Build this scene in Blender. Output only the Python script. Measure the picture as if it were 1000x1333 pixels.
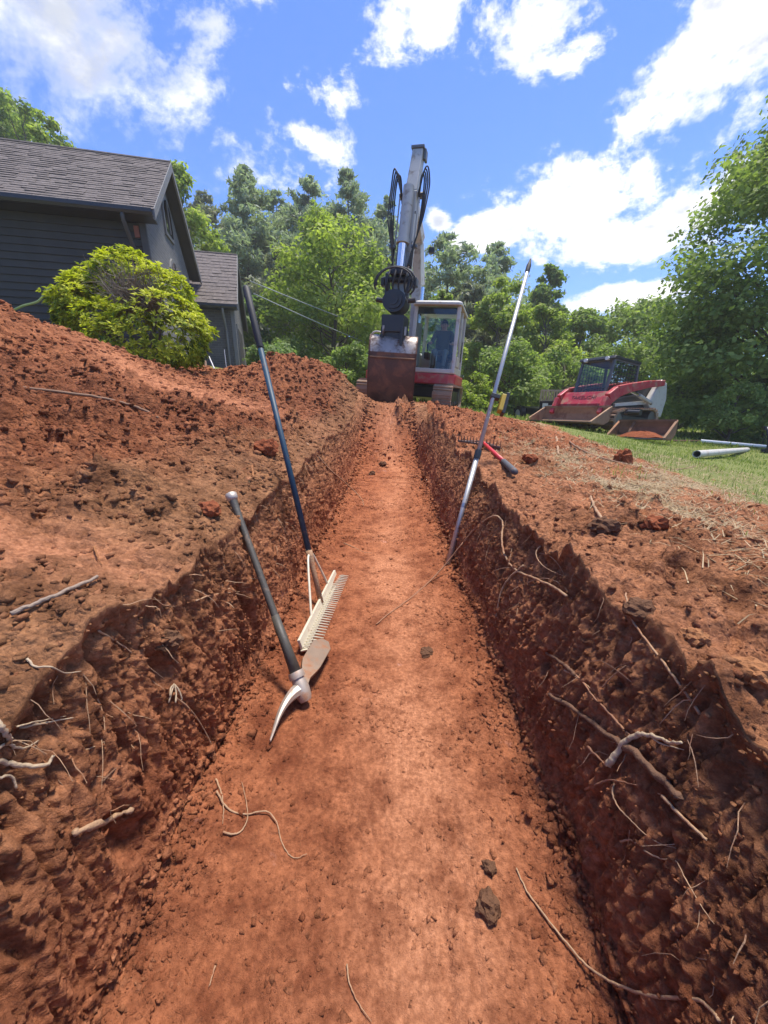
import bpy, math, random
import numpy as np
from mathutils import Vector, Matrix
from mathutils.bvhtree import BVHTree

for o in list(bpy.data.objects):
    bpy.data.objects.remove(o)
scene = bpy.context.scene
COL = scene.collection
R = math.radians
random.seed(7)
RNG = np.random.default_rng(11)

# ------------------------------------------------------------------ camera
CAM = Vector((0.0, 0.0, 1.06))
PITCH, YAW, FPX = R(17.1), R(1.2), 490.0
cam_data = bpy.data.cameras.new('camera')
cam_data.sensor_fit = 'HORIZONTAL'
cam_data.sensor_width = 36.0
cam_data.lens = 36.0 * FPX / 1000.0
cam_data.clip_start = 0.02
cam_data.clip_end = 2000.0
cam = bpy.data.objects.new('camera', cam_data)
COL.objects.link(cam)
cam.location = CAM
cam.rotation_euler = (R(90) - PITCH, 0, YAW)
scene.camera = cam

# ------------------------------------------------------------------ light
SUN_EL, SUN_AZ = R(75), R(42)     # azimuth clockwise from +Y: the sun stands high over the lawn, to the right
sun_dir = Vector((math.sin(SUN_AZ) * math.cos(SUN_EL), math.cos(SUN_AZ) * math.cos(SUN_EL), math.sin(SUN_EL)))
sd = bpy.data.lights.new('sun', 'SUN')
sd.energy = 2.0
sd.angle = R(14.0)
sd.color = (1.0, 0.93, 0.82)
sun = bpy.data.objects.new('sun', sd)
COL.objects.link(sun)
sun.rotation_euler = (-sun_dir).to_track_quat('-Z', 'Y').to_euler()
sun.location = (0, 0, 60)

scene.view_settings.view_transform = 'Standard'
scene.view_settings.look = 'None'
scene.view_settings.gamma = 1.0
scene.view_settings.use_curve_mapping = False
scene.view_settings.exposure = 1.85
scene.render.engine = 'CYCLES'
cy = scene.cycles
cy.use_denoising = True
cy.max_bounces = 6
cy.diffuse_bounces = 3
cy.glossy_bounces = 3
cy.transmission_bounces = 5
cy.transparent_max_bounces = 8
cy.caustics_reflective = False
cy.caustics_refractive = False
cy.sample_clamp_indirect = 6.0


def pix_dir(px, py):
    a = (px - 500.0) / FPX
    b = (666.5 - py) / FPX
    d = Vector((a, math.cos(PITCH) + b * math.sin(PITCH), -math.sin(PITCH) + b * math.cos(PITCH)))
    c, s = math.cos(YAW), math.sin(YAW)
    return Vector((c * d.x - s * d.y, s * d.x + c * d.y, d.z))


def aty(px, py, Y):
    d = pix_dir(px, py)
    return CAM + d * (Y / d.y)


# ------------------------------------------------------------------ node helpers
class NT:
    def __init__(self, tree):
        self.t = tree
        self.n = tree.nodes
        self.l = tree.links

    def node(self, typ, **kw):
        nd = self.n.new(typ)
        for k, v in kw.items():
            setattr(nd, k, v)
        return nd

    def put(self, sock, v):
        if hasattr(v, 'is_output') or isinstance(v, bpy.types.NodeSocket):
            self.l.new(v, sock)
        else:
            if isinstance(v, (tuple, list)) and len(v) == 3 and len(sock.default_value) == 4:
                v = (*v, 1.0)
            sock.default_value = v

    def math(self, op, a, b=0.0, c=None, clamp=False):
        nd = self.node('ShaderNodeMath', operation=op, use_clamp=clamp)
        self.put(nd.inputs[0], a)
        self.put(nd.inputs[1], b)
        if c is not None:
            self.put(nd.inputs[2], c)
        return nd.outputs[0]

    def mix(self, f, a, b, mode='MIX'):
        nd = self.node('ShaderNodeMix', data_type='RGBA', blend_type=mode)
        self.put(nd.inputs[0], f)
        self.put(nd.inputs[6], a)
        self.put(nd.inputs[7], b)
        return nd.outputs[2]

    def noise(self, vec, scale, detail=4.0, rough=0.55, dist=0.0):
        nd = self.node('ShaderNodeTexNoise')
        if vec is not None:
            self.l.new(vec, nd.inputs['Vector'])
        nd.inputs['Scale'].default_value = scale
        nd.inputs['Detail'].default_value = detail
        nd.inputs['Roughness'].default_value = rough
        nd.inputs['Distortion'].default_value = dist
        return nd.outputs[0]

    def voronoi(self, vec, scale, feature='F1', out=0):
        nd = self.node('ShaderNodeTexVoronoi', feature=feature)
        self.l.new(vec, nd.inputs['Vector'])
        nd.inputs['Scale'].default_value = scale
        return nd.outputs[out]

    def mapr(self, v, a, b, c=0.0, d=1.0, smooth=True):
        nd = self.node('ShaderNodeMapRange', interpolation_type='SMOOTHSTEP' if smooth else 'LINEAR')
        self.put(nd.inputs[0], v)
        for i, x in enumerate((a, b, c, d)):
            self.put(nd.inputs[i + 1], x)
        return nd.outputs[0]

    def mapping(self, vec, scale=(1, 1, 1), loc=(0, 0, 0), rot=(0, 0, 0)):
        nd = self.node('ShaderNodeMapping')
        self.l.new(vec, nd.inputs['Vector'])
        nd.inputs['Scale'].default_value = scale
        nd.inputs['Location'].default_value = loc
        nd.inputs['Rotation'].default_value = rot
        return nd.outputs[0]

    def attr(self, name, out='Fac'):
        nd = self.node('ShaderNodeAttribute', attribute_name=name)
        return nd.outputs[out]

    def bump(self, h, strength=0.5, dist=0.01):
        nd = self.node('ShaderNodeBump')
        nd.inputs['Strength'].default_value = strength
        nd.inputs['Distance'].default_value = dist
        self.l.new(h, nd.inputs['Height'])
        return nd.outputs[0]


def new_mat(name):
    m = bpy.data.materials.new(name)
    m.use_nodes = True
    nt = NT(m.node_tree)
    bsdf = nt.n['Principled BSDF']
    return m, nt, bsdf


# ------------------------------------------------------------------ sky with drifting cloud
world = bpy.data.worlds.new('World')
scene.world = world
world.use_nodes = True
W = NT(world.node_tree)
bg = W.n['Background']
sky = W.node('ShaderNodeTexSky', sky_type='NISHITA', sun_disc=False)
sky.sun_elevation = SUN_EL
sky.sun_rotation = SUN_AZ
sky.altitude = 300
sky.air_density = 1.0
sky.dust_density = 0.15
sky.ozone_density = 4.0
tc = W.node('ShaderNodeTexCoord')
gen = tc.outputs['Generated']
sep = W.node('ShaderNodeSeparateXYZ')
W.l.new(gen, sep.inputs[0])
az = W.math('ARCTAN2', sep.outputs[0], sep.outputs[1])
el = W.math('ARCSINE', sep.outputs[2])
# uneven cloud field on the dome; larger heaps where the photograph has them
wvec = W.mapping(gen, scale=(1.0, 1.0, 1.5))
n1 = W.noise(wvec, 4.2, 7.0, 0.66, 0.25)
n2 = W.noise(W.mapping(gen, scale=(1, 1, 1.5), loc=(3.1, 1.7, 0.4)), 15.0, 7.0, 0.68, 0.15)
n3 = W.noise(W.mapping(gen, scale=(1.3, 4.6, 2.0), rot=(0.0, 0.0, R(-38))), 3.6, 7.0, 0.64, 0.3)      # wind-drawn streaks in the west
west = W.mapr(az, R(-8), R(-26), 0.0, 0.6)
n13 = W.math('ADD', W.math('MULTIPLY', n1, W.math('SUBTRACT', 1.0, west)), W.math('MULTIPLY', n3, west))
field = W.math('ADD', W.math('MULTIPLY', n13, 0.68), W.math('MULTIPLY', n2, 0.32))
# heaps: pixel x, pixel y, half width deg, half height deg, tilt deg, weight
HEAPS = [
    (40, 40, 19, 10, 22, .27), (170, 60, 15, 7, 24, .25), (230, 130, 13, 5, -16, .27), (60, 140, 15, 5, 8, .24), (330, 150, 6, 2.4, -25, .20), (310, 40, 7, 3, 30, .16),
    (420, 190, 3.8, 1.8, -18, .29), (490, 85, 7, 2.8, 30, .25), (560, 15, 7, 3.8, 14, .24), (700, 25, 7, 5.4, 0, .30), (735, 75, 4.8, 3.8, -12, .24),
    (640, 303, 4.2, 2.0, 0, .50), (570, 287, 1.9, 1.2, -20, .36), (760, 250, 10, 5.2, 16, .31), (830, 200, 9, 5, 30, .29), (890, 150, 11, 6.5, 34, .31), (960, 90, 9, 6.5, 24, .30),
    (800, 315, 9.5, 3.2, -4, .34), (820, 385, 5.5, 1.7, 0, .38), (925, 50, 2.6, 2.4, 0, .22), (700, 330, 4, 1.4, -10, .24), (920, 260, 9, 4, 10, .29),
]
heap = None
for (hx, hy, wx, wy, tilt, wt) in HEAPS:
    d = pix_dir(hx, hy).normalized()
    a0, e0 = math.atan2(d.x, d.y), math.asin(d.z)
    ca, sa = math.cos(R(tilt)), math.sin(R(tilt))
    ce = math.cos(e0)
    u = W.math('MULTIPLY', W.math('SUBTRACT', az, a0), ce)
    v = W.math('SUBTRACT', el, e0)
    uu = W.math('ADD', W.math('MULTIPLY', u, ca / R(wx)), W.math('MULTIPLY', v, sa / R(wx)))
    vv = W.math('ADD', W.math('MULTIPLY', u, -sa / R(wy)), W.math('MULTIPLY', v, ca / R(wy)))
    rr = W.math('ADD', W.math('MULTIPLY', uu, uu), W.math('MULTIPLY', vv, vv))
    g = W.math('MULTIPLY', W.math('POWER', 2.718, W.math('MULTIPLY', rr, -0.8)), wt)
    heap = g if heap is None else W.math('MAXIMUM', heap, g)
# extra broken cloud added out of view, overhead and behind, to lift the fill
aaz = W.math('ABSOLUTE', az)
beyond = W.math('MAXIMUM', W.mapr(el, R(38), R(52)), W.mapr(aaz, R(56), R(76)))
field = W.math('ADD', W.math('MULTIPLY', W.math('SUBTRACT', field, 0.5), 1.35), 0.5)
dens = W.math('ADD', W.math('ADD', field, heap), W.math('MULTIPLY', beyond, 0.14))
soft = W.mapr(az, R(-48), R(-8), 0.36, 0.15)           # thin streaky cloud in the west, crisp heaps in the east
cov = W.mapr(W.math('SUBTRACT', dens, 0.64), 0.0, soft)
core = W.mapr(dens, 0.66, 0.86)
shade_n = W.noise(W.mapping(gen, scale=(1, 1, 2.2), loc=(.4, .2, .13)), 5.0, 6.0, 0.55)
under = W.mapr(shade_n, 0.40, 0.60)
cloud_col = W.mix(W.math('MULTIPLY', under, core), (3.3, 3.22, 3.1), (1.5, 1.58, 1.74))
cov2 = W.math('MULTIPLY', cov, W.mapr(el, R(-2), R(6)))
skyc = W.mix(1.0, sky.outputs[0], (0.19, 0.30, 0.485), 'MULTIPLY')
final_sky = W.mix(W.math('MULTIPLY', cov2, 0.95), skyc, cloud_col)
W.l.new(final_sky, bg.inputs['Color'])
bg.inputs['Strength'].default_value = 0.14

# ------------------------------------------------------------------ numpy noise
_perm = np.concatenate([np.random.default_rng(5).permutation(256)] * 3).astype(np.int32)
_ga = np.random.default_rng(6).random(256) * 2 * np.pi
_gx, _gy = np.cos(_ga), np.sin(_ga)
_h1 = np.random.default_rng(8).random(256)
_h2 = np.random.default_rng(9).random(256)
_h3 = np.random.default_rng(10).random(256)


def pnoise(x, y):
    x = np.asarray(x, np.float64)
    y = np.asarray(y, np.float64)
    ix = np.floor(x).astype(np.int32)
    iy = np.floor(y).astype(np.int32)
    fx, fy = x - ix, y - iy
    ix &= 255
    iy &= 255
    u = fx * fx * fx * (fx * (fx * 6 - 15) + 10)
    v = fy * fy * fy * (fy * (fy * 6 - 15) + 10)
    A = _perm[ix] + iy
    B = _perm[ix + 1] + iy
    g = _perm[A]; n00 = _gx[g] * fx + _gy[g] * fy
    g = _perm[B]; n10 = _gx[g] * (fx - 1) + _gy[g] * fy
    g = _perm[A + 1]; n01 = _gx[g] * fx + _gy[g] * (fy - 1)
    g = _perm[B + 1]; n11 = _gx[g] * (fx - 1) + _gy[g] * (fy - 1)
    a = n00 + u * (n10 - n00)
    b = n01 + u * (n11 - n01)
    return (a + v * (b - a)) * 1.4


def fbm(x, y, octv=4, gain=0.5, lac=2.03):
    s, a, t = 0.0, 1.0, 0.0
    for i in range(octv):
        s = s + a * pnoise(x + 17.3 * i, y - 9.1 * i)
        t += a
        a *= gain
        x = x * lac
        y = y * lac
    return s / t


def lumps(x, y, seed=0, rmin=0.3, rmax=0.75, keep=0.7):
    """rounded lumps: tallest dome over 3x3 cells, in cell units"""
    ix = np.floor(x).astype(np.int32)
    iy = np.floor(y).astype(np.int32)
    best = np.zeros_like(x)
    for dx in (-1, 0, 1):
        for dy in (-1, 0, 1):
            cx, cyy = ix + dx, iy + dy
            k = _perm[_perm[(cx + seed * 37) & 255] + (cyy & 255)]
            px = cx + _h1[k]
            py = cyy + _h2[k]
            rad = np.where(_h3[k] < keep, rmin + (rmax - rmin) * (_h3[k] / keep) ** 2, 0.001)
            q = 1.0 - ((x - px) ** 2 + (y - py) ** 2) / (rad * rad)
            best = np.maximum(best, np.sqrt(np.maximum(q, 0)) * rad)
    return best


def sstep(a, b, x):
    t = np.clip((np.asarray(x, float) - a) / (b - a), 0, 1)
    return t * t * (3 - 2 * t)


# ------------------------------------------------------------------ mesh helpers
class MB:
    """collects shapes; build() links them as one mesh object"""
    def __init__(self):
        self.v, self.f = [], []

    def add(self, vs, fs):
        o = len(self.v)
        self.v += [tuple(x) for x in vs]
        self.f += [tuple(o + i for i in q) for q in fs]
        return self

    def box(self, c, s, rot=None):
        hx, hy, hz = s[0] / 2, s[1] / 2, s[2] / 2
        vs = [Vector((x, y, z)) for x in (-hx, hx) for y in (-hy, hy) for z in (-hz, hz)]
        if rot is not None:
            m = rot if isinstance(rot, Matrix) else Matrix.Rotation(rot[2], 3, 'Z') @ Matrix.Rotation(rot[1], 3, 'Y') @ Matrix.Rotation(rot[0], 3, 'X')
            vs = [m @ v for v in vs]
        c = Vector(c)
        return self.add([v + c for v in vs], [(0, 1, 3, 2), (4, 6, 7, 5), (0, 4, 5, 1), (2, 3, 7, 6), (0, 2, 6, 4), (1, 5, 7, 3)])

    def bar(self, p, q, w, h, up=(0, 0, 1), w2=None, h2=None):
        p, q = Vector(p), Vector(q)
        d = (q - p).normalized()
        u = Vector(up)
        if abs(d.dot(u)) > 0.98:
            u = Vector((1, 0, 0))
        s = d.cross(u).normalized()
        u = s.cross(d)
        w2 = w if w2 is None else w2
        h2 = h if h2 is None else h2
        vs = []
        for (c, ww, hh) in ((p, w, h), (q, w2, h2)):
            for sx, sz in ((-1, -1), (1, -1), (1, 1), (-1, 1)):
                vs.append(c + s * sx * ww / 2 + u * sz * hh / 2)
        return self.add(vs, [(0, 1, 2, 3), (7, 6, 5, 4), (0, 4, 5, 1), (1, 5, 6, 2), (2, 6, 7, 3), (3, 7, 4, 0)])

    def tube(self, pts, rad, seg=8, cap=True):
        pts = [Vector(p) for p in pts]
        n = len(pts)
        if not hasattr(rad, '__len__'):
            rad = [rad] * n
        prev = None
        vs, fs = [], []
        for i, p in enumerate(pts):
            d = (pts[min(i + 1, n - 1)] - pts[max(i - 1, 0)])
            d = d.normalized() if d.length > 1e-9 else Vector((0, 0, 1))
            if prev is None:
                a = Vector((0, 0, 1)) if abs(d.z) < 0.9 else Vector((1, 0, 0))
                s = d.cross(a).normalized()
            else:
                s = (prev - d * prev.dot(d))
                s = s.normalized() if s.length > 1e-6 else d.orthogonal().normalized()
            prev = s
            t = d.cross(s)
            for k in range(seg):
                an = 2 * math.pi * k / seg
                vs.append(p + (s * math.cos(an) + t * math.sin(an)) * rad[i])
        for i in range(n - 1):
            for k in range(seg):
                a, b = i * seg + k, i * seg + (k + 1) % seg
                fs.append((a, b, b + seg, a + seg))
        if cap:
            fs.append(tuple(range(seg - 1, -1, -1)))
            fs.append(tuple((n - 1) * seg + k for k in range(seg)))
        return self.add(vs, fs)

    def ring(self, pts, ro, ri, seg=16):
        """hollow straight pipe between two points"""
        p, q = Vector(pts[0]), Vector(pts[1])
        d = (q - p).normalized()
        s = d.orthogonal().normalized()
        t = d.cross(s)
        vs, fs = [], []
        for (c, r) in ((p, ro), (q, ro), (q, ri), (p, ri)):
            for k in range(seg):
                an = 2 * math.pi * k / seg
                vs.append(c + (s * math.cos(an) + t * math.sin(an)) * r)
        for i in range(4):
            j = (i + 1) % 4
            for k in range(seg):
                k2 = (k + 1) % seg
                fs.append((i * seg + k, i * seg + k2, j * seg + k2, j * seg + k))
        return self.add(vs, fs)

    def prism(self, poly, axis, a, b):
        """polygon of 2D points extruded along axis from a to b (axis 0: points are y,z; 1: x,z; 2: x,y)"""
        def P(p, t):
            return (t, p[0], p[1]) if axis == 0 else (p[0], t, p[1]) if axis == 1 else (p[0], p[1], t)
        n = len(poly)
        vs = [P(p, a) for p in poly] + [P(p, b) for p in poly]
        fs = [tuple(range(n)), tuple(range(2 * n - 1, n - 1, -1))]
        for i in range(n):
            j = (i + 1) % n
            fs.append((i, i + n, j + n, j))
        return self.add(vs, fs)

    def loft(self, loops, cap=True):
        n = len(loops[0])
        vs = [p for lp in loops for p in lp]
        fs = []
        for i in range(len(loops) - 1):
            for k in range(n):
                a, b = i * n + k, i * n + (k + 1) % n
                fs.append((a, b, b + n, a + n))
        if cap:
            fs.append(tuple(range(n - 1, -1, -1)))
            fs.append(tuple((len(loops) - 1) * n + k for k in range(n)))
        return self.add(vs, fs)

    def build(self, name, mat, parent=None, smooth=False, bevel=0.0, seg=2):
        me = bpy.data.meshes.new(name)
        me.from_pydata(self.v, [], self.f)
        me.validate()
        import bmesh
        bm = bmesh.new()
        bm.from_mesh(me)
        bmesh.ops.recalc_face_normals(bm, faces=bm.faces)
        bm.to_mesh(me)
        bm.free()
        return link_mesh(name, me, mat, parent, smooth, bevel, seg)


def link_mesh(name, me, mat, parent=None, smooth=False, bevel=0.0, seg=2):
    if mat is not None:
        me.materials.append(mat)
    if smooth:
        me.shade_smooth()
        if smooth == 'auto':
            me.set_sharp_from_angle(angle=R(40))
    o = bpy.data.objects.new(name, me)
    COL.objects.link(o)
    if parent is not None:
        o.parent = parent
    if bevel:
        b = o.modifiers.new('bevel', 'BEVEL')
        b.width = bevel
        b.segments = seg
        b.limit_method = 'ANGLE'
        b.angle_limit = R(35)
    return o


def np_mesh(name, V, F, mat, parent=None, smooth=False, attrs=None):
    V = np.asarray(V, np.float32)
    F = np.asarray(F, np.int32)
    me = bpy.data.meshes.new(name)
    me.vertices.add(len(V))
    me.vertices.foreach_set('co', V.ravel())
    k = F.shape[1]
    me.loops.add(F.size)
    me.loops.foreach_set('vertex_index', F.ravel())
    me.polygons.add(len(F))
    me.polygons.foreach_set('loop_start', np.arange(0, F.size, k, dtype=np.int32))
    me.polygons.foreach_set('loop_total', np.full(len(F), k, np.int32))
    if smooth:
        me.polygons.foreach_set('use_smooth', np.ones(len(F), bool))
    if attrs:
        for an, av in attrs.items():
            at = me.attributes.new(an, 'FLOAT', 'POINT')
            at.data.foreach_set('value', np.asarray(av, np.float32).ravel())
    me.update(calc_edges=True)
    return link_mesh(name, me, mat, parent)


def tag(o, label=None, cat=None, group=None, kind=None):
    if label:
        o['label'] = label
    if cat:
        o['category'] = cat
    if group:
        o['group'] = group
    if kind:
        o['kind'] = kind
    return o


def thing(name, label, cat, loc=(0, 0, 0), rot=(0, 0, 0), group=None):
    o = bpy.data.objects.new(name, None)
    COL.objects.link(o)
    o.location = loc
    o.rotation_euler = rot
    o.empty_display_size = 0.2
    return tag(o, label, cat, group)


def smooth_path(pts, n=6):
    """Catmull-Rom through the points"""
    pts = [Vector(p) for p in pts]
    if len(pts) < 3:
        return pts
    out = []
    P = [pts[0] * 2 - pts[1]] + pts + [pts[-1] * 2 - pts[-2]]
    for i in range(1, len(P) - 2):
        for k in range(n):
            t = k / n
            a, b, c, d = P[i - 1], P[i], P[i + 1], P[i + 2]
            out.append(0.5 * ((2 * b) + (c - a) * t + (2 * a - 5 * b + 4 * c - d) * t * t + (3 * b - a - 3 * c + d) * t * t * t))
    out.append(pts[-1])
    return out


# ------------------------------------------------------------------ materials
def simple_mat(name, col, rough=0.6, metal=0.0, var=0.15, scale=6.0, bump=0.0, bscale=40.0, dirt=None, dirt_amt=0.0, dirt_scale=4.0, spec=0.5, coat=0.0):
    m, nt, b = new_mat(name)
    co = nt.node('ShaderNodeTexCoord').outputs['Object']
    n = nt.noise(co, scale, 5.0, 0.6)
    dark = tuple(c * (1 - var) for c in col)
    lite = tuple(min(1, c * (1 + var)) for c in col)
    c = nt.mix(n, dark, lite)
    r = rough
    if dirt is not None:
        dn = nt.mapr(nt.noise(co, dirt_scale, 8.0, 0.65, 0.4), 0.62 - dirt_amt * 0.35, 0.78 - dirt_amt * 0.25)
        c = nt.mix(nt.math('MULTIPLY', dn, min(1.0, 0.5 + dirt_amt)), c, dirt)
        r = nt.math('ADD', rough, nt.math('MULTIPLY', dn, 0.9 - rough))
    nt.put(b.inputs['Base Color'], c)
    nt.put(b.inputs['Roughness'], r)
    b.inputs['Metallic'].default_value = metal
    b.inputs['Specular IOR Level'].default_value = spec
    if coat:
        b.inputs['Coat Weight'].default_value = coat
        b.inputs['Coat Roughness'].default_value = 0.15
    if bump:
        nt.l.new(nt.bump(nt.noise(co, bscale, 4.0, 0.6), bump, 0.01), b.inputs['Normal'])
    return m


CLAY = (0.30, 0.12, 0.055)


def soil_mat():
    m, nt, b = new_mat('clay_soil')
    pos = nt.node('ShaderNodeNewGeometry').outputs['Position']
    depth = nt.attr('depth')       # 0 at the turf, 1 at the trench floor: topsoil is browner, subsoil redder
    dry_lit = nt.attr('dry_lit')           # dusty, sun-baked earth is paler; on the floor it paints light and shade
    lawn = nt.attr('lawn')
    straw = nt.attr('straw')
    big = nt.noise(pos, 1.7, 3.0, 0.6)
    mid = nt.noise(pos, 11.0, 4.0, 0.66)
    fine = nt.noise(pos, 75.0, 3.0, 0.7)
    mid2 = nt.mapr(mid, 0.30, 0.70)
    top = nt.mix(mid2, (0.150, 0.067, 0.031), (0.37, 0.182, 0.088))
    sub = nt.mix(mid2, (0.185, 0.055, 0.024), (0.395, 0.140, 0.062))
    c = nt.mix(depth, top, sub)
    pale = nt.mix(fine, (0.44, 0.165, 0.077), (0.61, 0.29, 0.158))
    d2 = nt.math('MULTIPLY', dry_lit, nt.mapr(big, 0.30, 0.66, 0.35, 1.25))
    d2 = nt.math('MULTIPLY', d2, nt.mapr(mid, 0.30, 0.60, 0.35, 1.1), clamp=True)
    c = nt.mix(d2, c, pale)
    c = nt.mix(nt.mapr(fine, 0.30, 0.72), nt.mix(1.0, c, (0.74, 0.71, 0.70), 'MULTIPLY'), nt.mix(1.0, c, (1.20, 1.18, 1.16), 'MULTIPLY'))
    dark_bank = nt.attr('dark_bank')       # darkens patches of the left bank
    c = nt.mix(nt.math('MULTIPLY', dark_bank, nt.mapr(big, 0.28, 0.6, 0.4, 1.0)), c, nt.mix(1.0, c, (0.60, 0.56, 0.56), 'MULTIPLY'))
    # pink mica streaks in the subsoil
    pk = nt.math('MULTIPLY', nt.mapr(nt.noise(pos, 6.0, 3.0, 0.7), 0.66, 0.76), nt.mapr(fine, 0.42, 0.6))
    pk = nt.math('MULTIPLY', pk, nt.mapr(depth, 0.8, 1.0))
    c = nt.mix(nt.math('MULTIPLY', pk, 0.55), c, (0.62, 0.36, 0.30))
    # turf and dead straw
    gcol = nt.mix(nt.noise(pos, 3.0, 2.0, 0.6), (0.11, 0.155, 0.036), (0.26, 0.26, 0.095))
    scol = nt.mix(fine, (0.20, 0.125, 0.065), (0.46, 0.34, 0.19))
    brk = nt.noise(pos, 14.0, 3.0, 0.7)
    c = nt.mix(nt.mapr(nt.math('SUBTRACT', nt.math('ADD', straw, brk), 1.0), -0.12, 0.12), c, scol)
    c = nt.mix(nt.mapr(nt.math('SUBTRACT', nt.math('ADD', lawn, brk), 1.0), -0.15, 0.15), c, gcol)
    nt.put(b.inputs['Base Color'], c)
    b.inputs['Roughness'].default_value = 0.95
    b.inputs['Specular IOR Level'].default_value = 0.15
    loose = nt.attr('loose')
    warp = nt.node('ShaderNodeVectorMath', operation='MULTIPLY_ADD')
    wn = nt.node('ShaderNodeTexNoise')
    wn.inputs['Scale'].default_value = 40.0
    wn.inputs['Detail'].default_value = 2.0
    nt.l.new(pos, wn.inputs['Vector'])
    nt.l.new(wn.outputs['Color'], warp.inputs[0])
    warp.inputs[1].default_value = (0.035, 0.035, 0.035)
    nt.l.new(pos, warp.inputs[2])
    v1 = nt.voronoi(warp.outputs[0], 21.0)
    v2 = nt.voronoi(warp.outputs[0], 58.0)
    hgt = nt.math('MULTIPLY', nt.math('ADD', nt.math('MULTIPLY', v1, -1.0), nt.math('MULTIPLY', v2, -0.55)), loose)
    hgt = nt.math('ADD', hgt, nt.math('MULTIPLY', nt.noise(pos, 105.0, 5.0, 0.78), 0.55))
    nt.l.new(nt.bump(hgt, 0.82, 0.029), b.inputs['Normal'])
    return m


M = {}
M['soil'] = soil_mat()
M['crumb'] = simple_mat('loose_clay', (0.25, 0.088, 0.040), 0.95, var=0.5, scale=3.0, bump=0.6, bscale=90, spec=0.1)
M['clod_dark'] = simple_mat('dark_clod', (0.13, 0.066, 0.038), 0.95, var=0.4, scale=30.0, bump=0.9, bscale=80, spec=0.1)
M['clod_red'] = simple_mat('red_clod', (0.24, 0.075, 0.034), 0.95, var=0.4, scale=25.0, bump=0.9, bscale=70, spec=0.1)
M['clod_tan'] = simple_mat('tan_clod', (0.30, 0.135, 0.060), 0.95, var=0.35, scale=25.0, bump=0.9, bscale=70, spec=0.1)
M['root_pale'] = simple_mat('pale_root', (0.36, 0.22, 0.125), 0.8, var=0.35, scale=40, bump=0.4, bscale=120, dirt=CLAY, dirt_amt=0.35, dirt_scale=25)
M['root_white'] = simple_mat('white_root', (0.40, 0.30, 0.195), 0.75, var=0.25, scale=40, bump=0.3, bscale=120, dirt=CLAY, dirt_amt=0.15, dirt_scale=25)
M['root_red'] = simple_mat('clay_stained_root', (0.29, 0.14, 0.075), 0.85, var=0.35, scale=40, bump=0.4, bscale=120)
M['root_dark'] = simple_mat('dark_root', (0.13, 0.065, 0.036), 0.9, var=0.5, scale=22, bump=0.8, bscale=60)
M['wood_grey'] = simple_mat('weathered_stick', (0.27, 0.20, 0.15), 0.85, var=0.4, scale=30, bump=0.6, bscale=80)
M['steel_dark'] = simple_mat('worn_steel', (0.16, 0.155, 0.15), 0.45, 0.8, var=0.3, scale=12, dirt=CLAY, dirt_amt=0.25)
M['steel'] = simple_mat('bare_steel', (0.42, 0.41, 0.40), 0.35, 0.9, var=0.2, scale=14, dirt=(0.25, 0.14, 0.08), dirt_amt=0.25, dirt_scale=8)
M['chrome'] = simple_mat('chrome_rod', (0.85, 0.86, 0.88), 0.12, 1.0, var=0.03)
M['black'] = simple_mat('black_paint', (0.016, 0.017, 0.020), 0.42, 0.0, var=0.3, scale=9, dirt=(0.12, 0.07, 0.045), dirt_amt=0.12)
M['rubber'] = simple_mat('black_rubber', (0.022, 0.022, 0.024), 0.65, var=0.2, dirt=(0.16, 0.085, 0.05), dirt_amt=0.12)
M['white_paint'] = simple_mat('grey_white_paint', (0.54, 0.51, 0.45), 0.38, var=0.08, scale=5, dirt=(0.36, 0.24, 0.16), dirt_amt=0.22, dirt_scale=6, coat=0.2)
M['grey_paint'] = simple_mat('pale_grey_paint', (0.45, 0.435, 0.40), 0.5, 0.15, var=0.15, scale=6, dirt=(0.17, 0.13, 0.10), dirt_amt=0.28, dirt_scale=4)
M['red_paint'] = simple_mat('red_paint', (0.42, 0.022, 0.036), 0.48, var=0.25, scale=5, dirt=(0.36, 0.19, 0.13), dirt_amt=0.42, dirt_scale=5, coat=0.15)
M['rust'] = simple_mat('rusty_bucket', (0.20, 0.105, 0.055), 0.75, 0.1, var=0.45, scale=5, bump=0.3, bscale=30, dirt=(0.34, 0.17, 0.085), dirt_amt=0.45, dirt_scale=3)
M['bucket_clay'] = simple_mat('clay_smeared_bucket', (0.105, 0.040, 0.024), 0.6, 0.2, var=0.5, scale=3, bump=0.3, bscale=25, dirt=(0.24, 0.095, 0.05), dirt_amt=0.5, dirt_scale=3)
M['bucket_worn_sky'] = simple_mat('scoured_sky_lit_plate', (0.34, 0.30, 0.27), 0.45, 0.6, var=0.4, scale=6, bump=0.2, bscale=25, dirt=(0.12, 0.060, 0.038), dirt_amt=0.55, dirt_scale=5)  # worn plate, base colour lightened to paint in the sky's reflection
M['track'] = simple_mat('clay_caked_track', (0.30, 0.205, 0.14), 0.9, var=0.35, scale=9, bump=0.6, bscale=30, dirt=(0.36, 0.19, 0.10), dirt_amt=0.4, dirt_scale=6)
M['alu'] = simple_mat('aluminium_tube', (0.46, 0.455, 0.44), 0.45, 0.55, var=0.12, scale=20, dirt=(0.35, 0.20, 0.12), dirt_amt=0.1, dirt_scale=10)
M['rake_blue'] = simple_mat('blue_handle', (0.010, 0.042, 0.075), 0.55, var=0.25, scale=12, dirt=CLAY, dirt_amt=0.14, dirt_scale=14)
M['rake_cream'] = simple_mat('cream_alloy', (0.66, 0.60, 0.46), 0.5, 0.15, var=0.15, scale=14, dirt=CLAY, dirt_amt=0.22, dirt_scale=14)
M['pick_handle'] = simple_mat('grey_fibreglass', (0.070, 0.062, 0.050), 0.55, var=0.45, scale=7, bump=0.15, bscale=60, dirt=(0.32, 0.22, 0.15), dirt_amt=0.3, dirt_scale=9)
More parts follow.
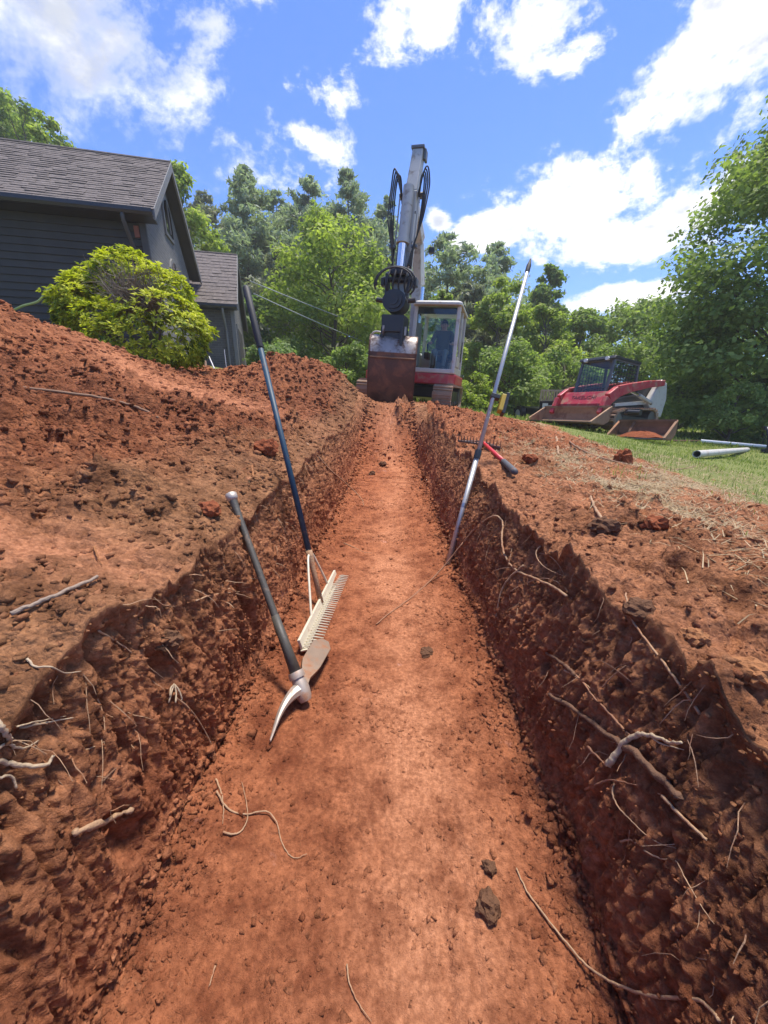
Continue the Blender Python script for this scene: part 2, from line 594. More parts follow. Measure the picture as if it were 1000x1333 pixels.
M['pick_steel'] = simple_mat('clay_dusted_steel', (0.46, 0.40, 0.34), 0.5, 0.5, var=0.25, scale=14, dirt=(0.44, 0.22, 0.12), dirt_amt=0.45, dirt_scale=9)
M['adze'] = simple_mat('rusty_adze_steel', (0.25, 0.175, 0.12), 0.55, 0.4, var=0.3, scale=16, dirt=(0.33, 0.15, 0.075), dirt_amt=0.5, dirt_scale=12)
M['pvc'] = simple_mat('white_pvc', (0.80, 0.80, 0.78), 0.35, var=0.05)
M['pvc_grey'] = simple_mat('grey_pvc', (0.52, 0.50, 0.46), 0.5, var=0.15, scale=6, dirt=(0.36, 0.25, 0.17), dirt_amt=0.3)
M['yellow'] = simple_mat('yellow_plastic', (0.42, 0.28, 0.03), 0.45, var=0.1)
M['hose_brown'] = simple_mat('brown_hose', (0.20, 0.105, 0.055), 0.7, var=0.3, scale=15)
M['hose_green'] = simple_mat('green_hose', (0.30, 0.36, 0.13), 0.5, var=0.1)
M['cable'] = simple_mat('weathered_cable', (0.34, 0.36, 0.36), 0.6, var=0.05)
M['red_plastic'] = simple_mat('red_plastic', (0.55, 0.03, 0.035), 0.4, var=0.1, dirt=CLAY, dirt_amt=0.1)
M['grip_grey'] = simple_mat('grey_rubber_grip', (0.075, 0.075, 0.08), 0.6, var=0.2, dirt=CLAY, dirt_amt=0.15, dirt_scale=20)
M['timber'] = simple_mat('pale_timber', (0.52, 0.38, 0.24), 0.8, var=0.25, scale=10)


def glass_mat(name, tint, alpha):
    m, nt, b = new_mat(name)
    g = nt.node('ShaderNodeBsdfGlossy')
    g.inputs['Roughness'].default_value = 0.03
    t = nt.node('ShaderNodeBsdfTransparent')
    t.inputs['Color'].default_value = (*tint, 1)
    fr = nt.node('ShaderNodeFresnel')
    fr.inputs['IOR'].default_value = 1.5
    mx = nt.node('ShaderNodeMixShader')
    nt.l.new(nt.math('ADD', nt.math('MULTIPLY', fr.outputs[0], 1.2), alpha, clamp=True), mx.inputs[0])
    nt.l.new(t.outputs[0], mx.inputs[1])
    nt.l.new(g.outputs[0], mx.inputs[2])
    nt.l.new(mx.outputs[0], nt.n['Material Output'].inputs['Surface'])
    return m


M['glass'] = glass_mat('green_tinted_glass', (0.86, 0.96, 0.92), 0.015)
M['glass_dark'] = glass_mat('dark_window_glass', (0.10, 0.12, 0.14), 0.12)


def leaf_mat(name, dark, lite, trans=0.35, tint=(0.95, 1.1, 0.6)):
    m, nt, b = new_mat(name)
    rnd = nt.attr('tint')
    c = nt.mix(rnd, dark, lite)
    dif = nt.node('ShaderNodeBsdfPrincipled')
    nt.put(dif.inputs['Base Color'], c)
    dif.inputs['Roughness'].default_value = 0.6
    dif.inputs['Specular IOR Level'].default_value = 0.3
    tr = nt.node('ShaderNodeBsdfTranslucent')
    nt.put(tr.inputs['Color'], nt.mix(1.0, c, tint, 'MULTIPLY'))
    mx = nt.node('ShaderNodeMixShader')
    mx.inputs[0].default_value = trans
    nt.l.new(dif.outputs[0], mx.inputs[1])
    nt.l.new(tr.outputs[0], mx.inputs[2])
    nt.l.new(mx.outputs[0], nt.n['Material Output'].inputs['Surface'])
    return m


M['leaf_bright'] = leaf_mat('bright_green_leaf', (0.195, 0.265, 0.050), (0.47, 0.53, 0.115), 0.52)
M['leaf_mid'] = leaf_mat('mid_green_leaf', (0.165, 0.235, 0.060), (0.38, 0.46, 0.125), 0.50)
M['leaf_deep'] = leaf_mat('deep_green_leaf', (0.120, 0.190, 0.065), (0.28, 0.37, 0.135), 0.47)
M['needle'] = leaf_mat('pine_needle', (0.24, 0.29, 0.20), (0.46, 0.52, 0.37), 0.45)
M['twiggy'] = leaf_mat('grey_twig_leaf', (0.19, 0.20, 0.135), (0.38, 0.39, 0.26), 0.35)
M['shrub_leaf'] = leaf_mat('rhododendron_leaf', (0.080, 0.150, 0.014), (0.66, 0.66, 0.045), 0.40)
M['grass_blade'] = leaf_mat('grass_blade', (0.115, 0.175, 0.032), (0.37, 0.42, 0.12), 0.42)
M['straw'] = leaf_mat('dry_straw', (0.20, 0.14, 0.075), (0.50, 0.38, 0.22), 0.2, (1, 0.9, 0.7))
M['bark'] = simple_mat('bark', (0.11, 0.085, 0.065), 0.9, var=0.4, scale=8, bump=0.6, bscale=20)
M['bark_pine'] = simple_mat('pine_bark', (0.16, 0.115, 0.09), 0.9, var=0.4, scale=8, bump=0.6, bscale=20)
# ------------------------------------------------------------------ terrain
XC = -0.05                                   # centre line of the trench


def gauss(X, Y, x, y, rx, ry, a=0.0):
    c, s = math.cos(a), math.sin(a)
    u = ((X - x) * c + (Y - y) * s) / rx
    v = (-(X - x) * s + (Y - y) * c) / ry
    return np.exp(-(u * u + v * v))


def ground_base(X, Y):
    X = np.asarray(X, float)
    Y = np.asarray(Y, float)
    dl = np.maximum(0, -0.55 - X)
    dr = np.maximum(0, X - 0.55)
    rise = 0.022 * np.clip(Y, 0, 6) + 0.17 * sstep(6, 9.5, Y)
    z = 0.62 + rise * np.exp(-dr / 9.0)
    z = z + 0.20 * np.minimum(dl, 6) + 0.10 * np.clip(dl - 6, 0, 6) + 0.30 * np.clip(dl - 14, 0, 60)
    z = z + 0.05 * np.sin(np.clip(dl, 0, 3) * 1.0) * sstep(3.5, 0.5, Y)
    z = z - 0.135 * np.minimum(dr, 6.5) - 0.05 * np.clip(dr - 6.5, 0, 60)
    z = z + np.clip(Y - 30, 0, 90) * 0.06 * sstep(-2, -14, X)
    # heaps thrown out by the excavator
    z = z + 0.62 * gauss(X, Y, -4.9, 4.0, 1.35, 1.7, 0.2)
    z = z + 0.16 * gauss(X, Y, -3.8, 5.3, 0.7, 0.8)
    z = z + 0.66 * gauss(X, Y, -1.75, 7.0, 0.80, 1.0)
    z = z + 0.30 * gauss(X, Y, -1.0, 7.5, 0.5, 0.7)
    z = z + 0.18 * gauss(X, Y, -2.9, 7.3, 0.6, 0.6)
    z = z + 0.10 * gauss(X, Y, 0.0, 7.45, 0.9, 0.28)
    z = z + 0.05 * gauss(X, Y, 0.95, 6.4, 0.5, 1.6)
    z = z + 0.07 * gauss(X, Y, 2.0, 5.6, 0.9, 1.2)
    z = z + 0.06 * gauss(X, Y, 0.95, 0.9, 0.25, 0.5)
    return z


def lawn_mask(X, Y):
    edge = 2.35 + 0.22 * (np.clip(Y, 0, 9) - 3.0) + 0.35 * fbm(X * 0.9 + 4, Y * 0.9, 3)
    m = sstep(-0.35, 0.45, X - edge)
    far = np.maximum(sstep(9.4, 11.0, Y), sstep(-6.0, -7.0, X))
    return np.clip(np.maximum(m, far), 0, 1)


def straw_mask(X, Y):
    s = sstep(0.66, 1.2, X - 0.03 * Y) * (1 - 0.75 * sstep(3.3, 5.2, Y) * sstep(3.2, 2.2, X))
    return np.clip(s * (0.44 + 0.85 * fbm(X * 2.1, Y * 2.1 + 7, 4)), 0, 1)


def soil_relief(X, Y):
    """lumpy relief of loose soil, metres"""
    spoil = 1 - lawn_mask(X, Y)
    rough_l = sstep(-0.62, -1.0, X) * (0.55 + 0.9 * (fbm(X * 0.8 + 2, Y * 0.7 + 3, 3) + 0.25))
    worn = gauss(X, Y, -2.4, 4.6, 1.3, 0.55, -0.35) + 0.8 * gauss(X, Y, -1.0, 0.75, 0.55, 0.16, 0.35)     # trodden strips
    rough_l = np.clip(1.3 * rough_l * (1 - 0.75 * np.clip(worn, 0, 1)), 0.12, 1.3)
    rough_r = 0.42 + 0.75 * sstep(3.0, 5.0, Y) * sstep(2.6, 1.4, X) + 0.3 * gauss(X, Y, 0.9, 0.8, 0.35, 0.6)
    rough_r = rough_r * (1 - 0.45 * sstep(1.2, 2.2, X))
    rough = np.where(X < XC, rough_l, rough_r)
    wx = X + 0.018 * fbm(X * 11, Y * 11, 2)
    wy = Y + 0.018 * fbm(X * 11 + 31, Y * 11 + 5, 2)
    mask1 = sstep(-0.15, 0.35, fbm(X * 2.2 + 9, Y * 2.2, 2))
    z = 0.055 * fbm(X * 1.9, Y * 1.9, 3)
    z = z + rough * 0.095 * fbm(wx * 6.0, wy * 6.0, 5, 0.60)
    z = z - rough * 0.060 * sstep(0.10, 0.5, fbm(wx * 4.5 + 11, wy * 4.5 + 3, 4, 0.6))
    z = z + rough * 1.0 * 0.20 * lumps(wx / 0.20 + 0.5 * fbm(X * 8, Y * 8, 2), wy / 0.20, 1, 0.15, 0.62, 0.55) * (0.25 + 0.75 * mask1)
    rr = np.clip(rough, .40, 1.2)
    z = z + rr * 1.15 * 0.090 * lumps(wx / 0.090 + 0.4 * fbm(X * 18, Y * 18, 2), wy / 0.090, 2, 0.22, 0.72, 0.85) * (0.35 + 0.65 * mask1)
    z = z + rr * 1.0 * 0.036 * lumps(wx / 0.036 + 3.7 * mask1, wy / 0.036, 3, 0.25, 0.70, 0.8)
    z = z + rr * 0.8 * 0.018 * lumps(X / 0.018, Y / 0.018, 4, 0.2, 0.68, 0.7)
    z = z + 0.010 * fbm(X * 42, Y * 42, 3, 0.6)
    return z * spoil


def floor_relief(X, Y):
    e = np.minimum(np.abs(X - (XC - 0.455)), np.abs(X - (XC + 0.455)))
    edge = np.exp(-e / 0.10)
    z = 0.012 * fbm(X * 3.2, Y * 2.2, 3) + 0.0032 * fbm(X * 38, Y * 38, 3)
    z = z + 0.075 * edge * (0.75 + 0.9 * fbm(X * 2 + 3, Y * 3.6, 4))
    loose = sstep(0.05, 0.5, fbm(X * 3 + 5, Y * 2.4 + 1, 4, .6))
    am = 0.10 + 0.9 * edge + 0.75 * loose + 0.5 * sstep(2.0, 3.0, Y)
    z = z + am * 0.55 * 0.026 * lumps(X / 0.026 + 0.6 * fbm(X * 20, Y * 20, 2), Y / 0.026, 5, 0.12, 0.6, 0.4)
    z = z + am * 0.010 * fbm(X * 60, Y * 60, 4, 0.65)
    z = z + 0.6 * 0.075 * lumps(X / 0.075, Y / 0.075, 7, 0.15, 0.5, 0.25) * sstep(0.25, 0.5, edge + 0.6 * sstep(5.2, 5.9, Y))
    z = z - 0.010 * sstep(0.25, 0.02, np.abs(X - 0.02 - 0.05 * np.sin(Y * 1.7)))
    # scrapes left by the bucket teeth, and a few heel marks
    z = z - 0.006 * sstep(0.25, 0.75, fbm(X * 24 + 3, Y * 0.9, 2)) * (1 - edge)
    return z


def trench_depth(Y):
    return 1.0 - sstep(5.7, 7.25, Y)


# --- sampling grid: fine close by, coarse far off
rows = list(-np.geomspace(4.0, 0.16, 26) + 0.20)
y = rows[-1] + 0.004
while y < 9.6:
    rows.append(y)
    y += min(max(0.0054 * y ** 1.25, 0.0046), 0.08)
rows += list(9.6 + np.geomspace(0.09, 300, 46))
rows = np.array(rows)
NR = len(rows)
print('ROWS', NR, flush=True)

d, bank = 0.0, []
while d < 5.6:
    bank.append(d)
    d += 0.0052 + 0.0088 * d
bank += list(5.6 + np.geomspace(0.06, 300, 36))
bank = np.array(bank)
NB, NWL, NF = len(bank), 128, 190
t_wall = np.linspace(0, 1, NWL + 2)[1:-1]
t_floor = np.linspace(-1, 1, NF)

Yc = rows[:, None]
lipL = XC - (0.545 + 0.05 * np.exp(-np.maximum(rows, 0) / 0.5) + 0.05 * sstep(1.2, 5, rows) + 0.055 * fbm(rows * 1.7, rows * 0 + 3.3, 3) + 0.022 * fbm(rows * 9, rows * 0 + 1.3, 3))
lipR = XC + (0.575 + 0.09 * sstep(1.2, 4, rows) + 0.055 * fbm(rows * 1.6, rows * 0 + 8.3, 3) + 0.022 * fbm(rows * 9, rows * 0 + 5.3, 3))
footL = XC - 0.455 - 0.030 * fbm(rows * 1.8, rows * 0 + 21.3, 3)
footR = XC + 0.455 + 0.030 * fbm(rows * 1.8, rows * 0 + 27.3, 3)
depthf = trench_depth(rows)

# banks
XL = lipL[:, None] - bank[None, ::-1]
XR = lipR[:, None] + bank[None, :]
YB = np.broadcast_to(Yc, XL.shape)


def bank_surface(X, dist):
    fade = sstep(9.6, 8.9, YB) * sstep(5.6, 4.8, dist)
    z = ground_base(X, YB)
    rel = soil_relief(X, YB) * fade
    z = z + rel
    far = sstep(12, 60, np.hypot(X, YB))
    z = z + far * 0.8 * fbm(X * 0.03, YB * 0.03, 2)
    lip = np.exp(-(dist / 0.20) ** 1.2)
    return z - 0.115 * lip * depthf[:, None] * (0.7 + 0.6 * fbm(YB * 2.3 + 0 * X, YB * 0 + 4.4, 2))


ZL = bank_surface(XL, bank[None, ::-1] + 0 * XL)
ZR = bank_surface(XR, bank[None, :] + 0 * XR)
# floor
XF = 0.5 * (footL + footR)[:, None] + 0.5 * (footR - footL)[:, None] * t_floor[None, :]
YF = np.broadcast_to(Yc, XF.shape)
floor_low = floor_relief(XF, YF) + 0.01 * np.clip(YF, 0, 6)
top_here = ground_base(XF, YF) + soil_relief(XF, YF)
df = depthf[:, None]
ZF = floor_low * df + top_here * (1 - df)
rub = sstep(5.0, 5.9, YF) * sstep(8.2, 7.0, YF)
ZF = ZF + rub * (0.09 * lumps(XF / 0.15, YF / 0.15, 8, 0.2, 0.6, 0.5) + 0.5 * 0.07 * lumps(XF / 0.07, YF / 0.07, 9, 0.2, 0.65, 0.6))


def wall(lip, foot, zl, zf, sgn, seed):
    t = t_wall[None, :]
    ease = 1 - (1 - t) ** 1.7
    X = lip[:, None] + (foot - lip)[:, None] * ease
    Z = zl[:, None] + (zf - zl)[:, None] * t
    Y = np.broadcast_to(Yc, X.shape).copy()
    h = np.abs(zl - zf)[:, None]
    v = Z
    w = sstep(0, 0.10, t) * sstep(1.0, 0.84, t) * sstep(0.02, 0.25, h)
    wy = Y + 0.02 * fbm(Y * 6 + seed, v * 6, 2)
    big = 0.030 * fbm(wy * 2.1 + seed, v * 1.7, 3)
    near = sstep(1.6, 0.4, Y)
    streak = 0.026 * np.abs(fbm(wy * 17 + seed * 2, v * 1.8, 3)) ** 0.8 + 0.013 * fbm(wy * 44, v * 6 + seed, 4, 0.62)
    streak = streak - (0.010 if seed else 0.020) * sstep(0.14, 0.0, np.abs(pnoise(wy * 13 + 4 * seed, v * 2.1))) - 0.010 * sstep(0.16, 0.0, np.abs(pnoise(wy * 31 + 9, v * 4.3)))
    rough = (0.015 if seed else 0.020) * fbm(wy * 9 + seed * 3, v * 9, 5, 0.66) * sstep(0.9, 0.2, t)
    pits = -0.022 * sstep(0.15, 0.5, fbm(wy * 26 + 5 * seed, v * 6.5, 3, 0.6)) * ((0.25 + 0.05 * near) if seed else (0.45 + 0.6 * near))
    pits = pits - 0.009 * sstep(0.2, 0.6, fbm((wy + 0.55 * v) * 15 + 3, v * 1.2 + 7, 2)) * sstep(0.35, 0.7, t) * seed      # slanting tooth scrapes
    fine = 0.019 * fbm(wy * 50, v * 38, 4, 0.74) + 0.6 * 0.016 * lumps(wy / 0.016, v / 0.018, 14 + seed, 0.2, 0.66, 0.6)
    smear = sstep(0.0, 0.35, fbm(wy * 1.3 + 9 * seed, v * 2.5, 3)) * sstep(0.35, 0.8, t) * (0.9 if seed else 0.35)     # bucket-smoothed clay
    disp = big + rough + (streak + pits + fine) * (1 - 0.75 * smear)
    X = X - sgn * w * (disp - 0.022)
    Z = Z + w * 0.006 * fbm(wy * 30, v * 30, 2)
    # ragged cavities with dark mouths
    for (cy_, cz_, ry_, rz_, dp_) in (((1.22, .30, .035, .085, .07), (0.78, .42, .02, .04, .05), (1.05, .40, .025, .03, .05), (0.52, .22, .025, .06, .045)) if seed == 0 else ((1.5, .36, .03, .04, .04), (0.95, .30, .03, .03, .04))):
        X = X + sgn * w * dp_ * np.exp(-((wy - cy_) / ry_) ** 4 - ((v - cz_) / rz_) ** 4)
    return X, Y, Z, smear


XWL, YWL, ZWL, smL = wall(lipL, footL, ZL[:, -1], ZF[:, 0], -1, 0)
XWR, YWR, ZWR, smR = wall(lipR, footR, ZR[:, 0], ZF[:, -1], 1, 1)
XWR, YWR, ZWR, smR = XWR[:, ::-1], YWR[:, ::-1], ZWR[:, ::-1], smR[:, ::-1]

GX = np.concatenate([XL, XWL, XF, XWR, XR], 1)
GY = np.concatenate([YB, YWL, YF, YWR, YB], 1)
GZ = np.concatenate([ZL, ZWL, ZF, ZWR, ZR], 1)
NC = GX.shape[1]
print('COLS', NC)
cA, cB, cC, cD = NB - 1, NB + NWL, NB + NWL + NF - 1, NB + 2 * NWL + NF     # lip, foot, foot, lip columns
lipz = np.concatenate([np.zeros_like(XL), np.broadcast_to(ZL[:, -1:], XWL.shape), np.broadcast_to(ZL[:, -1:], XF.shape), np.broadcast_to(ZR[:, :1], XWR.shape), np.zeros_like(XR)], 1)
A_depth = np.clip((lipz - GZ) / 0.42, 0, 1)
A_depth[:, :NB] = 0.0
A_depth[:, cD:] = 0.0
# thrown-out spoil is subsoil lying on top
spoilL = np.clip(sstep(-0.75, -1.3, XL + 0.35 * fbm(XL * 1.1, YB * 1.1, 3)) * 1.0 + sstep(2.4, 3.6, YB) * sstep(-0.75, -1.3, XL), 0, 1) * (1 - lawn_mask(XL, YB))
A_depth[:, :NB] = 0.72 * spoilL
spoilR = sstep(2.6, 3.8, YB + 0.5 * fbm(XR * 1.3, YB * 1.3, 3)) * sstep(3.4, 2.4, XR)
A_depth[:, cD:] = np.maximum(0.25, 0.80 * spoilR)
spoil_all = np.zeros_like(GX)
spoil_all[:, cD:] = spoilR
A_dry_lit = np.zeros_like(GX)
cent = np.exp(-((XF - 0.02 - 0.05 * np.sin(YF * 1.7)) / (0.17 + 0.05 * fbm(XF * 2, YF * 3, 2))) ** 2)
A_dry_lit[:, cB:cC + 1] = (0.10 + 1.0 * cent * (0.75 + 0.5 * fbm(XF * 2.5, YF * 1.6, 3))) * (1 - 0.35 * sstep(1.9, 2.8, YF) * (1 - cent * 0.3))  # bright middle and darker edges: light and shade painted on the floor
worn = gauss(XL, YB, -2.4, 4.6, 1.5, 0.5, -0.35) + 0.95 * gauss(XL, YB, -1.05, 0.78, 0.6, 0.15, 0.35)
A_dry_lit[:, :NB] = np.clip(0.02 + 0.75 * worn + 0.25 * fbm(XL * 1.1 + 3, YB * 1.1, 3) * sstep(-0.9, -0.6, XL), 0, 0.9)
A_dry_lit[:, cD:] = np.clip(0.34 + 0.45 * fbm(XR * 1.6 + 3, YB * 1.6, 3) - 0.20 * spoilR, 0, 0.75)
A_dry_lit[:, NB:cB] = 0.55 * smL * 0.7 + 0.22
A_dry_lit[:, cC + 1:cD] = 0.55 * smR * 0.9 + 0.20
A_lawn = lawn_mask(GX, GY)
A_lawn[:, NB:cD] = np.maximum(0, A_lawn[:, NB:cD]) * (1 - depthf[:, None]) * sstep(9.4, 10.5, GY[:, NB:cD])
A_straw = straw_mask(GX, GY) * (1 - A_lawn)
A_straw[:, :cD] = 0.0
A_loose = np.ones_like(GX)
A_loose[:, NB:cD] = 0.18
A_loose[:, cB:cC + 1] = np.clip(0.12 + 0.40 * sstep(0.0, 0.5, fbm(XF * 3 + 5, YF * 2.4 + 1, 4, .6)) + 0.5 * np.exp(-np.minimum(np.abs(XF - XC + 0.455), np.abs(XF - XC - 0.455)) / 0.07), 0, 0.7)
A_loose[:, :NB] *= np.clip(1 - 0.7 * (gauss(XL, YB, -2.4, 4.6, 1.3, 0.5, -0.35) + gauss(XL, YB, -1.05, 0.78, 0.6, 0.15, 0.35)), .2, 1)
A_loose[:, cD:] *= 0.8


A_dark_bank = np.zeros_like(GX)
A_dark_bank[:, :NB] = np.clip(1.1 * gauss(XL, YB, -2.3, 2.7, 1.3, 1.1, 0.3) + 0.7 * gauss(XL, YB, -1.1, 5.6, 0.7, 1.4), 0, 1) * (1 - np.clip(worn, 0, 1))


def sub_grid(name, r0, r1, c0, c1, hole=None):
    """rows r0..r1 and columns c0..c1 (inclusive) of the terrain as one mesh"""
    V = np.stack([GX, GY, GZ], -1)[r0:r1 + 1, c0:c1 + 1]
    nr, nc = V.shape[:2]
    idx = np.arange(nr * nc).reshape(nr, nc)
    q = np.stack([idx[:-1, :-1], idx[:-1, 1:], idx[1:, 1:], idx[1:, :-1]], -1)
    if hole is not None:
        a, b, c, dd = hole
        keep = np.ones(q.shape[:2], bool)
        keep[max(a - r0, 0):b - r0, max(c - c0, 0):dd - c0] = False
        q = q[keep]
    q = q.reshape(-1, 4)
    at = {k: v[r0:r1 + 1, c0:c1 + 1].reshape(-1) for k, v in (('depth', A_depth), ('dry_lit', A_dry_lit), ('lawn', A_lawn), ('straw', A_straw), ('loose', A_loose), ('dark_bank', A_dark_bank))}
    o = np_mesh(name, V.reshape(-1, 3), q, M['soil'], smooth=True, attrs=at)
    return o


rE = int(np.searchsorted(rows, 7.6))         # end of the trench
rF = int(np.searchsorted(rows, 9.6))
cLo = int(np.searchsorted(-bank[::-1], -5.6))
cRo = cD + int(np.searchsorted(bank, 5.6))
LAST = NC - 1
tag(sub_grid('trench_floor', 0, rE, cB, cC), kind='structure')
tag(sub_grid('trench_wall_left', 0, rE, cA, cB), kind='structure')
tag(sub_grid('trench_wall_right', 0, rE, cC, cD), kind='structure')
tag(sub_grid('soil_bank_left', 0, rF, cLo, cA), kind='structure')
tag(sub_grid('soil_bank_right', 0, rF, cD, cRo), kind='structure')
tag(sub_grid('soil_apron', rE, rF, cA, cD), kind='structure')
tag(sub_grid('ground', 0, NR - 1, 0, LAST, hole=(0, rF, cLo, cRo)), kind='structure')

# surface look-up for placing things on the soil
st = 2
_Vb = np.stack([GX, GY, GZ], -1)[::st, ::st]
_ib = np.arange(_Vb.shape[0] * _Vb.shape[1]).reshape(_Vb.shape[:2])
_qb = np.stack([_ib[:-1, :-1], _ib[:-1, 1:], _ib[1:, 1:], _ib[1:, :-1]], -1).reshape(-1, 4)
BVH = BVHTree.FromPolygons(_Vb.reshape(-1, 3).tolist(), _qb.tolist())


def zat(x, y):
    h = BVH.ray_cast(Vector((x, y, 60)), Vector((0, 0, -1)))
    return h[0].z if h[0] is not None else 0.0


def on_soil(px, py, lift=0.0):
    """soil point seen along a direction from the photographer's place, lifted off the surface"""
    h = BVH.ray_cast(CAM, pix_dir(px, py).normalized())
    return h[0] + h[1] * lift if h[1].dot(pix_dir(px, py)) < 0 else h[0] - h[1] * lift


# loose crumbs lying on the soil
def ico():
    t = (1 + 5 ** .5) / 2
    v = np.array([(-1, t, 0), (1, t, 0), (-1, -t, 0), (1, -t, 0), (0, -1, t), (0, 1, t), (0, -1, -t), (0, 1, -t), (t, 0, -1), (t, 0, 1), (-t, 0, -1), (-t, 0, 1)], float)
    v /= np.linalg.norm(v[0])
    f = np.array([(0, 11, 5), (0, 5, 1), (0, 1, 7), (0, 7, 10), (0, 10, 11), (1, 5, 9), (5, 11, 4), (11, 10, 2), (10, 7, 6), (7, 1, 8), (3, 9, 4), (3, 4, 2), (3, 2, 6), (3, 6, 8), (3, 8, 9), (4, 9, 5), (2, 4, 11), (6, 2, 10), (8, 6, 7), (9, 8, 1)])
    return v, f


def octa():
    v = np.array([(1, 0, 0), (-1, 0, 0), (0, 1, 0), (0, -1, 0), (0, 0, 1), (0, 0, -1)], float) * 1.1
    f = np.array([(0, 2, 4), (2, 1, 4), (1, 3, 4), (3, 0, 4), (2, 0, 5), (1, 2, 5), (3, 1, 5), (0, 3, 5)])
    return v, f


def rand_rot(n, rng):
    q = rng.normal(size=(n, 4))
    q /= np.linalg.norm(q, axis=1, keepdims=True)
    w, x, y, z = q.T
    return np.stack([np.stack([1 - 2 * (y * y + z * z), 2 * (x * y - z * w), 2 * (x * z + y * w)], -1),
                     np.stack([2 * (x * y + z * w), 1 - 2 * (x * x + z * z), 2 * (y * z - x * w)], -1),
                     np.stack([2 * (x * z - y * w), 2 * (y * z + x * w), 1 - 2 * (x * x + y * y)], -1)], 1)


def crumbs(name, label, cells, size, small=False):
    pos, ca = cells
    n = len(pos)
    v, f = octa() if small else ico()
    nv = len(v)
    V = v[None] * RNG.uniform(0.45, 1.3, (n, nv, 1)) * RNG.uniform(0.55, 1.25, (n, 1, 3))
    V = np.einsum('nij,nkj->nki', rand_rot(n, RNG), V)
    V[..., 2] *= 0.75
    V = V * size[:, None, None] + pos[:, None, :] - np.array([0, 0, 0.25]) * size[:, None, None]
    F = (f[None] + nv * np.arange(n)[:, None, None]).reshape(-1, 3)
    at = {k: np.repeat(np.clip(v + RNG.normal(0, 0.15, n), 0, 1), nv) for k, v in ca.items()}
    o = np_mesh(name, V.reshape(-1, 3), F, M['soil'], attrs=at)
    return tag(o, label, 'soil crumbs', kind='stuff')


def pick_cells(n, r0, r1, c0, c1, weight):
    w = weight[r0:r1, c0:c1].ravel()
    k = RNG.choice(w.size, n, p=w / w.sum())
    i, j = np.unravel_index(k, (r1 - r0, c1 - c0))
    P = np.stack([GX, GY, GZ], -1)[r0 + i, c0 + j]
    ca = {'depth': A_depth[r0 + i, c0 + j], 'dry_lit': A_dry_lit[r0 + i, c0 + j], 'loose': 0.3 + 0 * A_dry_lit[r0 + i, c0 + j], 'dark_bank': A_dark_bank[r0 + i, c0 + j]}
    return P + np.concatenate([RNG.normal(0, 0.004, (n, 2)), np.zeros((n, 1))], 1), ca


r0 = int(np.searchsorted(rows, 0.25))
area = np.gradient(rows)[:, None] * np.abs(np.gradient(GX, axis=1))
nz = fbm(GX * 2.4 + 13, GY * 2.4, 3)
eF = np.minimum(np.abs(GX - footL[:, None]), np.abs(GX - footR[:, None]))
wF = area * (0.13 + 2.6 * np.exp(-eF / 0.10) + 1.3 * sstep(0.0, 0.4, nz) + 1.2 * gauss(GX, GY, -0.12, 1.62, 0.13, 0.12)) / np.maximum(GY, 0.4) ** 0.7
def layer(label, n, r0_, r1_, c0_, c1_, wgt, smin, smax, pw, k0, k1, small=True):
    p = pick_cells(n, r0_, r1_, c0_, c1_, wgt)
    m_ = len(p[0])
    crumbs('soil_crumbs', label, p, (smin + (smax - smin) * RNG.random(m_) ** pw) * (k0 + k1 * np.abs(p[0][:, 1])), small)


layer('loose red clay crumbs scattered over the trench floor', 20000, r0, rE, cB + 2, cC - 2, wF, 0.0016, 0.012, 5.0, 0.8, 0.45)
wB = area * (0.35 + sstep(-0.2, 0.4, nz)) * (1 - A_lawn)
rM = int(np.searchsorted(rows, 2.2))
trod = 1 - 0.75 * np.clip(gauss(GX, GY, -2.4, 4.6, 1.3, 0.5, -0.35) + gauss(GX, GY, -1.05, 0.78, 0.6, 0.15, 0.35), 0, 1)
layer('crumbly clods carpeting the near hillside bank', 13000, r0, rM, cLo + 60, cA - 2, wB * trod / np.maximum(GY, 0.5) ** 0.6, 0.004, 0.022, 1.8, 0.7, 0.25, False)
layer('crumbly clods carpeting the far hillside bank and heaps', 15000, rM, rF, cLo + 30, cA - 2, wB * trod / np.maximum(GY, 0.5) ** 0.5, 0.008, 0.036, 1.8, 0.55, 0.16, False)
layer('loose brown lumps on the bank beside the lawn', 9000, r0, rM, cD + 2, cRo - 60, wB / np.maximum(GY, 0.5) ** 0.8, 0.003, 0.020, 3.2, 0.7, 0.25)
layer('loose red lumps on the far bank beside the lawn', 7500, rM, rF, cD + 2, cRo - 60, wB * (0.25 + spoil_all) / np.maximum(GY, 0.5) ** 0.5, 0.006, 0.030, 2.8, 0.5, 0.16)
wS = np.gradient(rows)[:, None] * np.exp(-eF / 0.03) / np.maximum(GY, 0.4) ** 0.8
layer('soil crumbled down along the foot of both trench walls', 5000, r0, rE, cB - 12, cC + 12, wS, 0.003, 0.016, 2.4, 0.8, 0.35)
dzr = np.abs(np.gradient(GZ, axis=1)) + np.abs(np.gradient(GX, axis=1))
wW = np.gradient(rows)[:, None] * dzr * (0.3 + sstep(-0.1, 0.4, nz)) / np.maximum(GY, 0.45) ** 0.8
layer('crumbs clinging to the shaded trench wall', 5000, r0, rE, cA + 1, cB - 1, wW, 0.0016, 0.009, 3.2, 0.8, 0.3)
layer('crumbs clinging to the trench wall on the lawn side', 5000, r0, rE, cC + 1, cD - 1, wW, 0.0016, 0.009, 3.2, 0.8, 0.3)


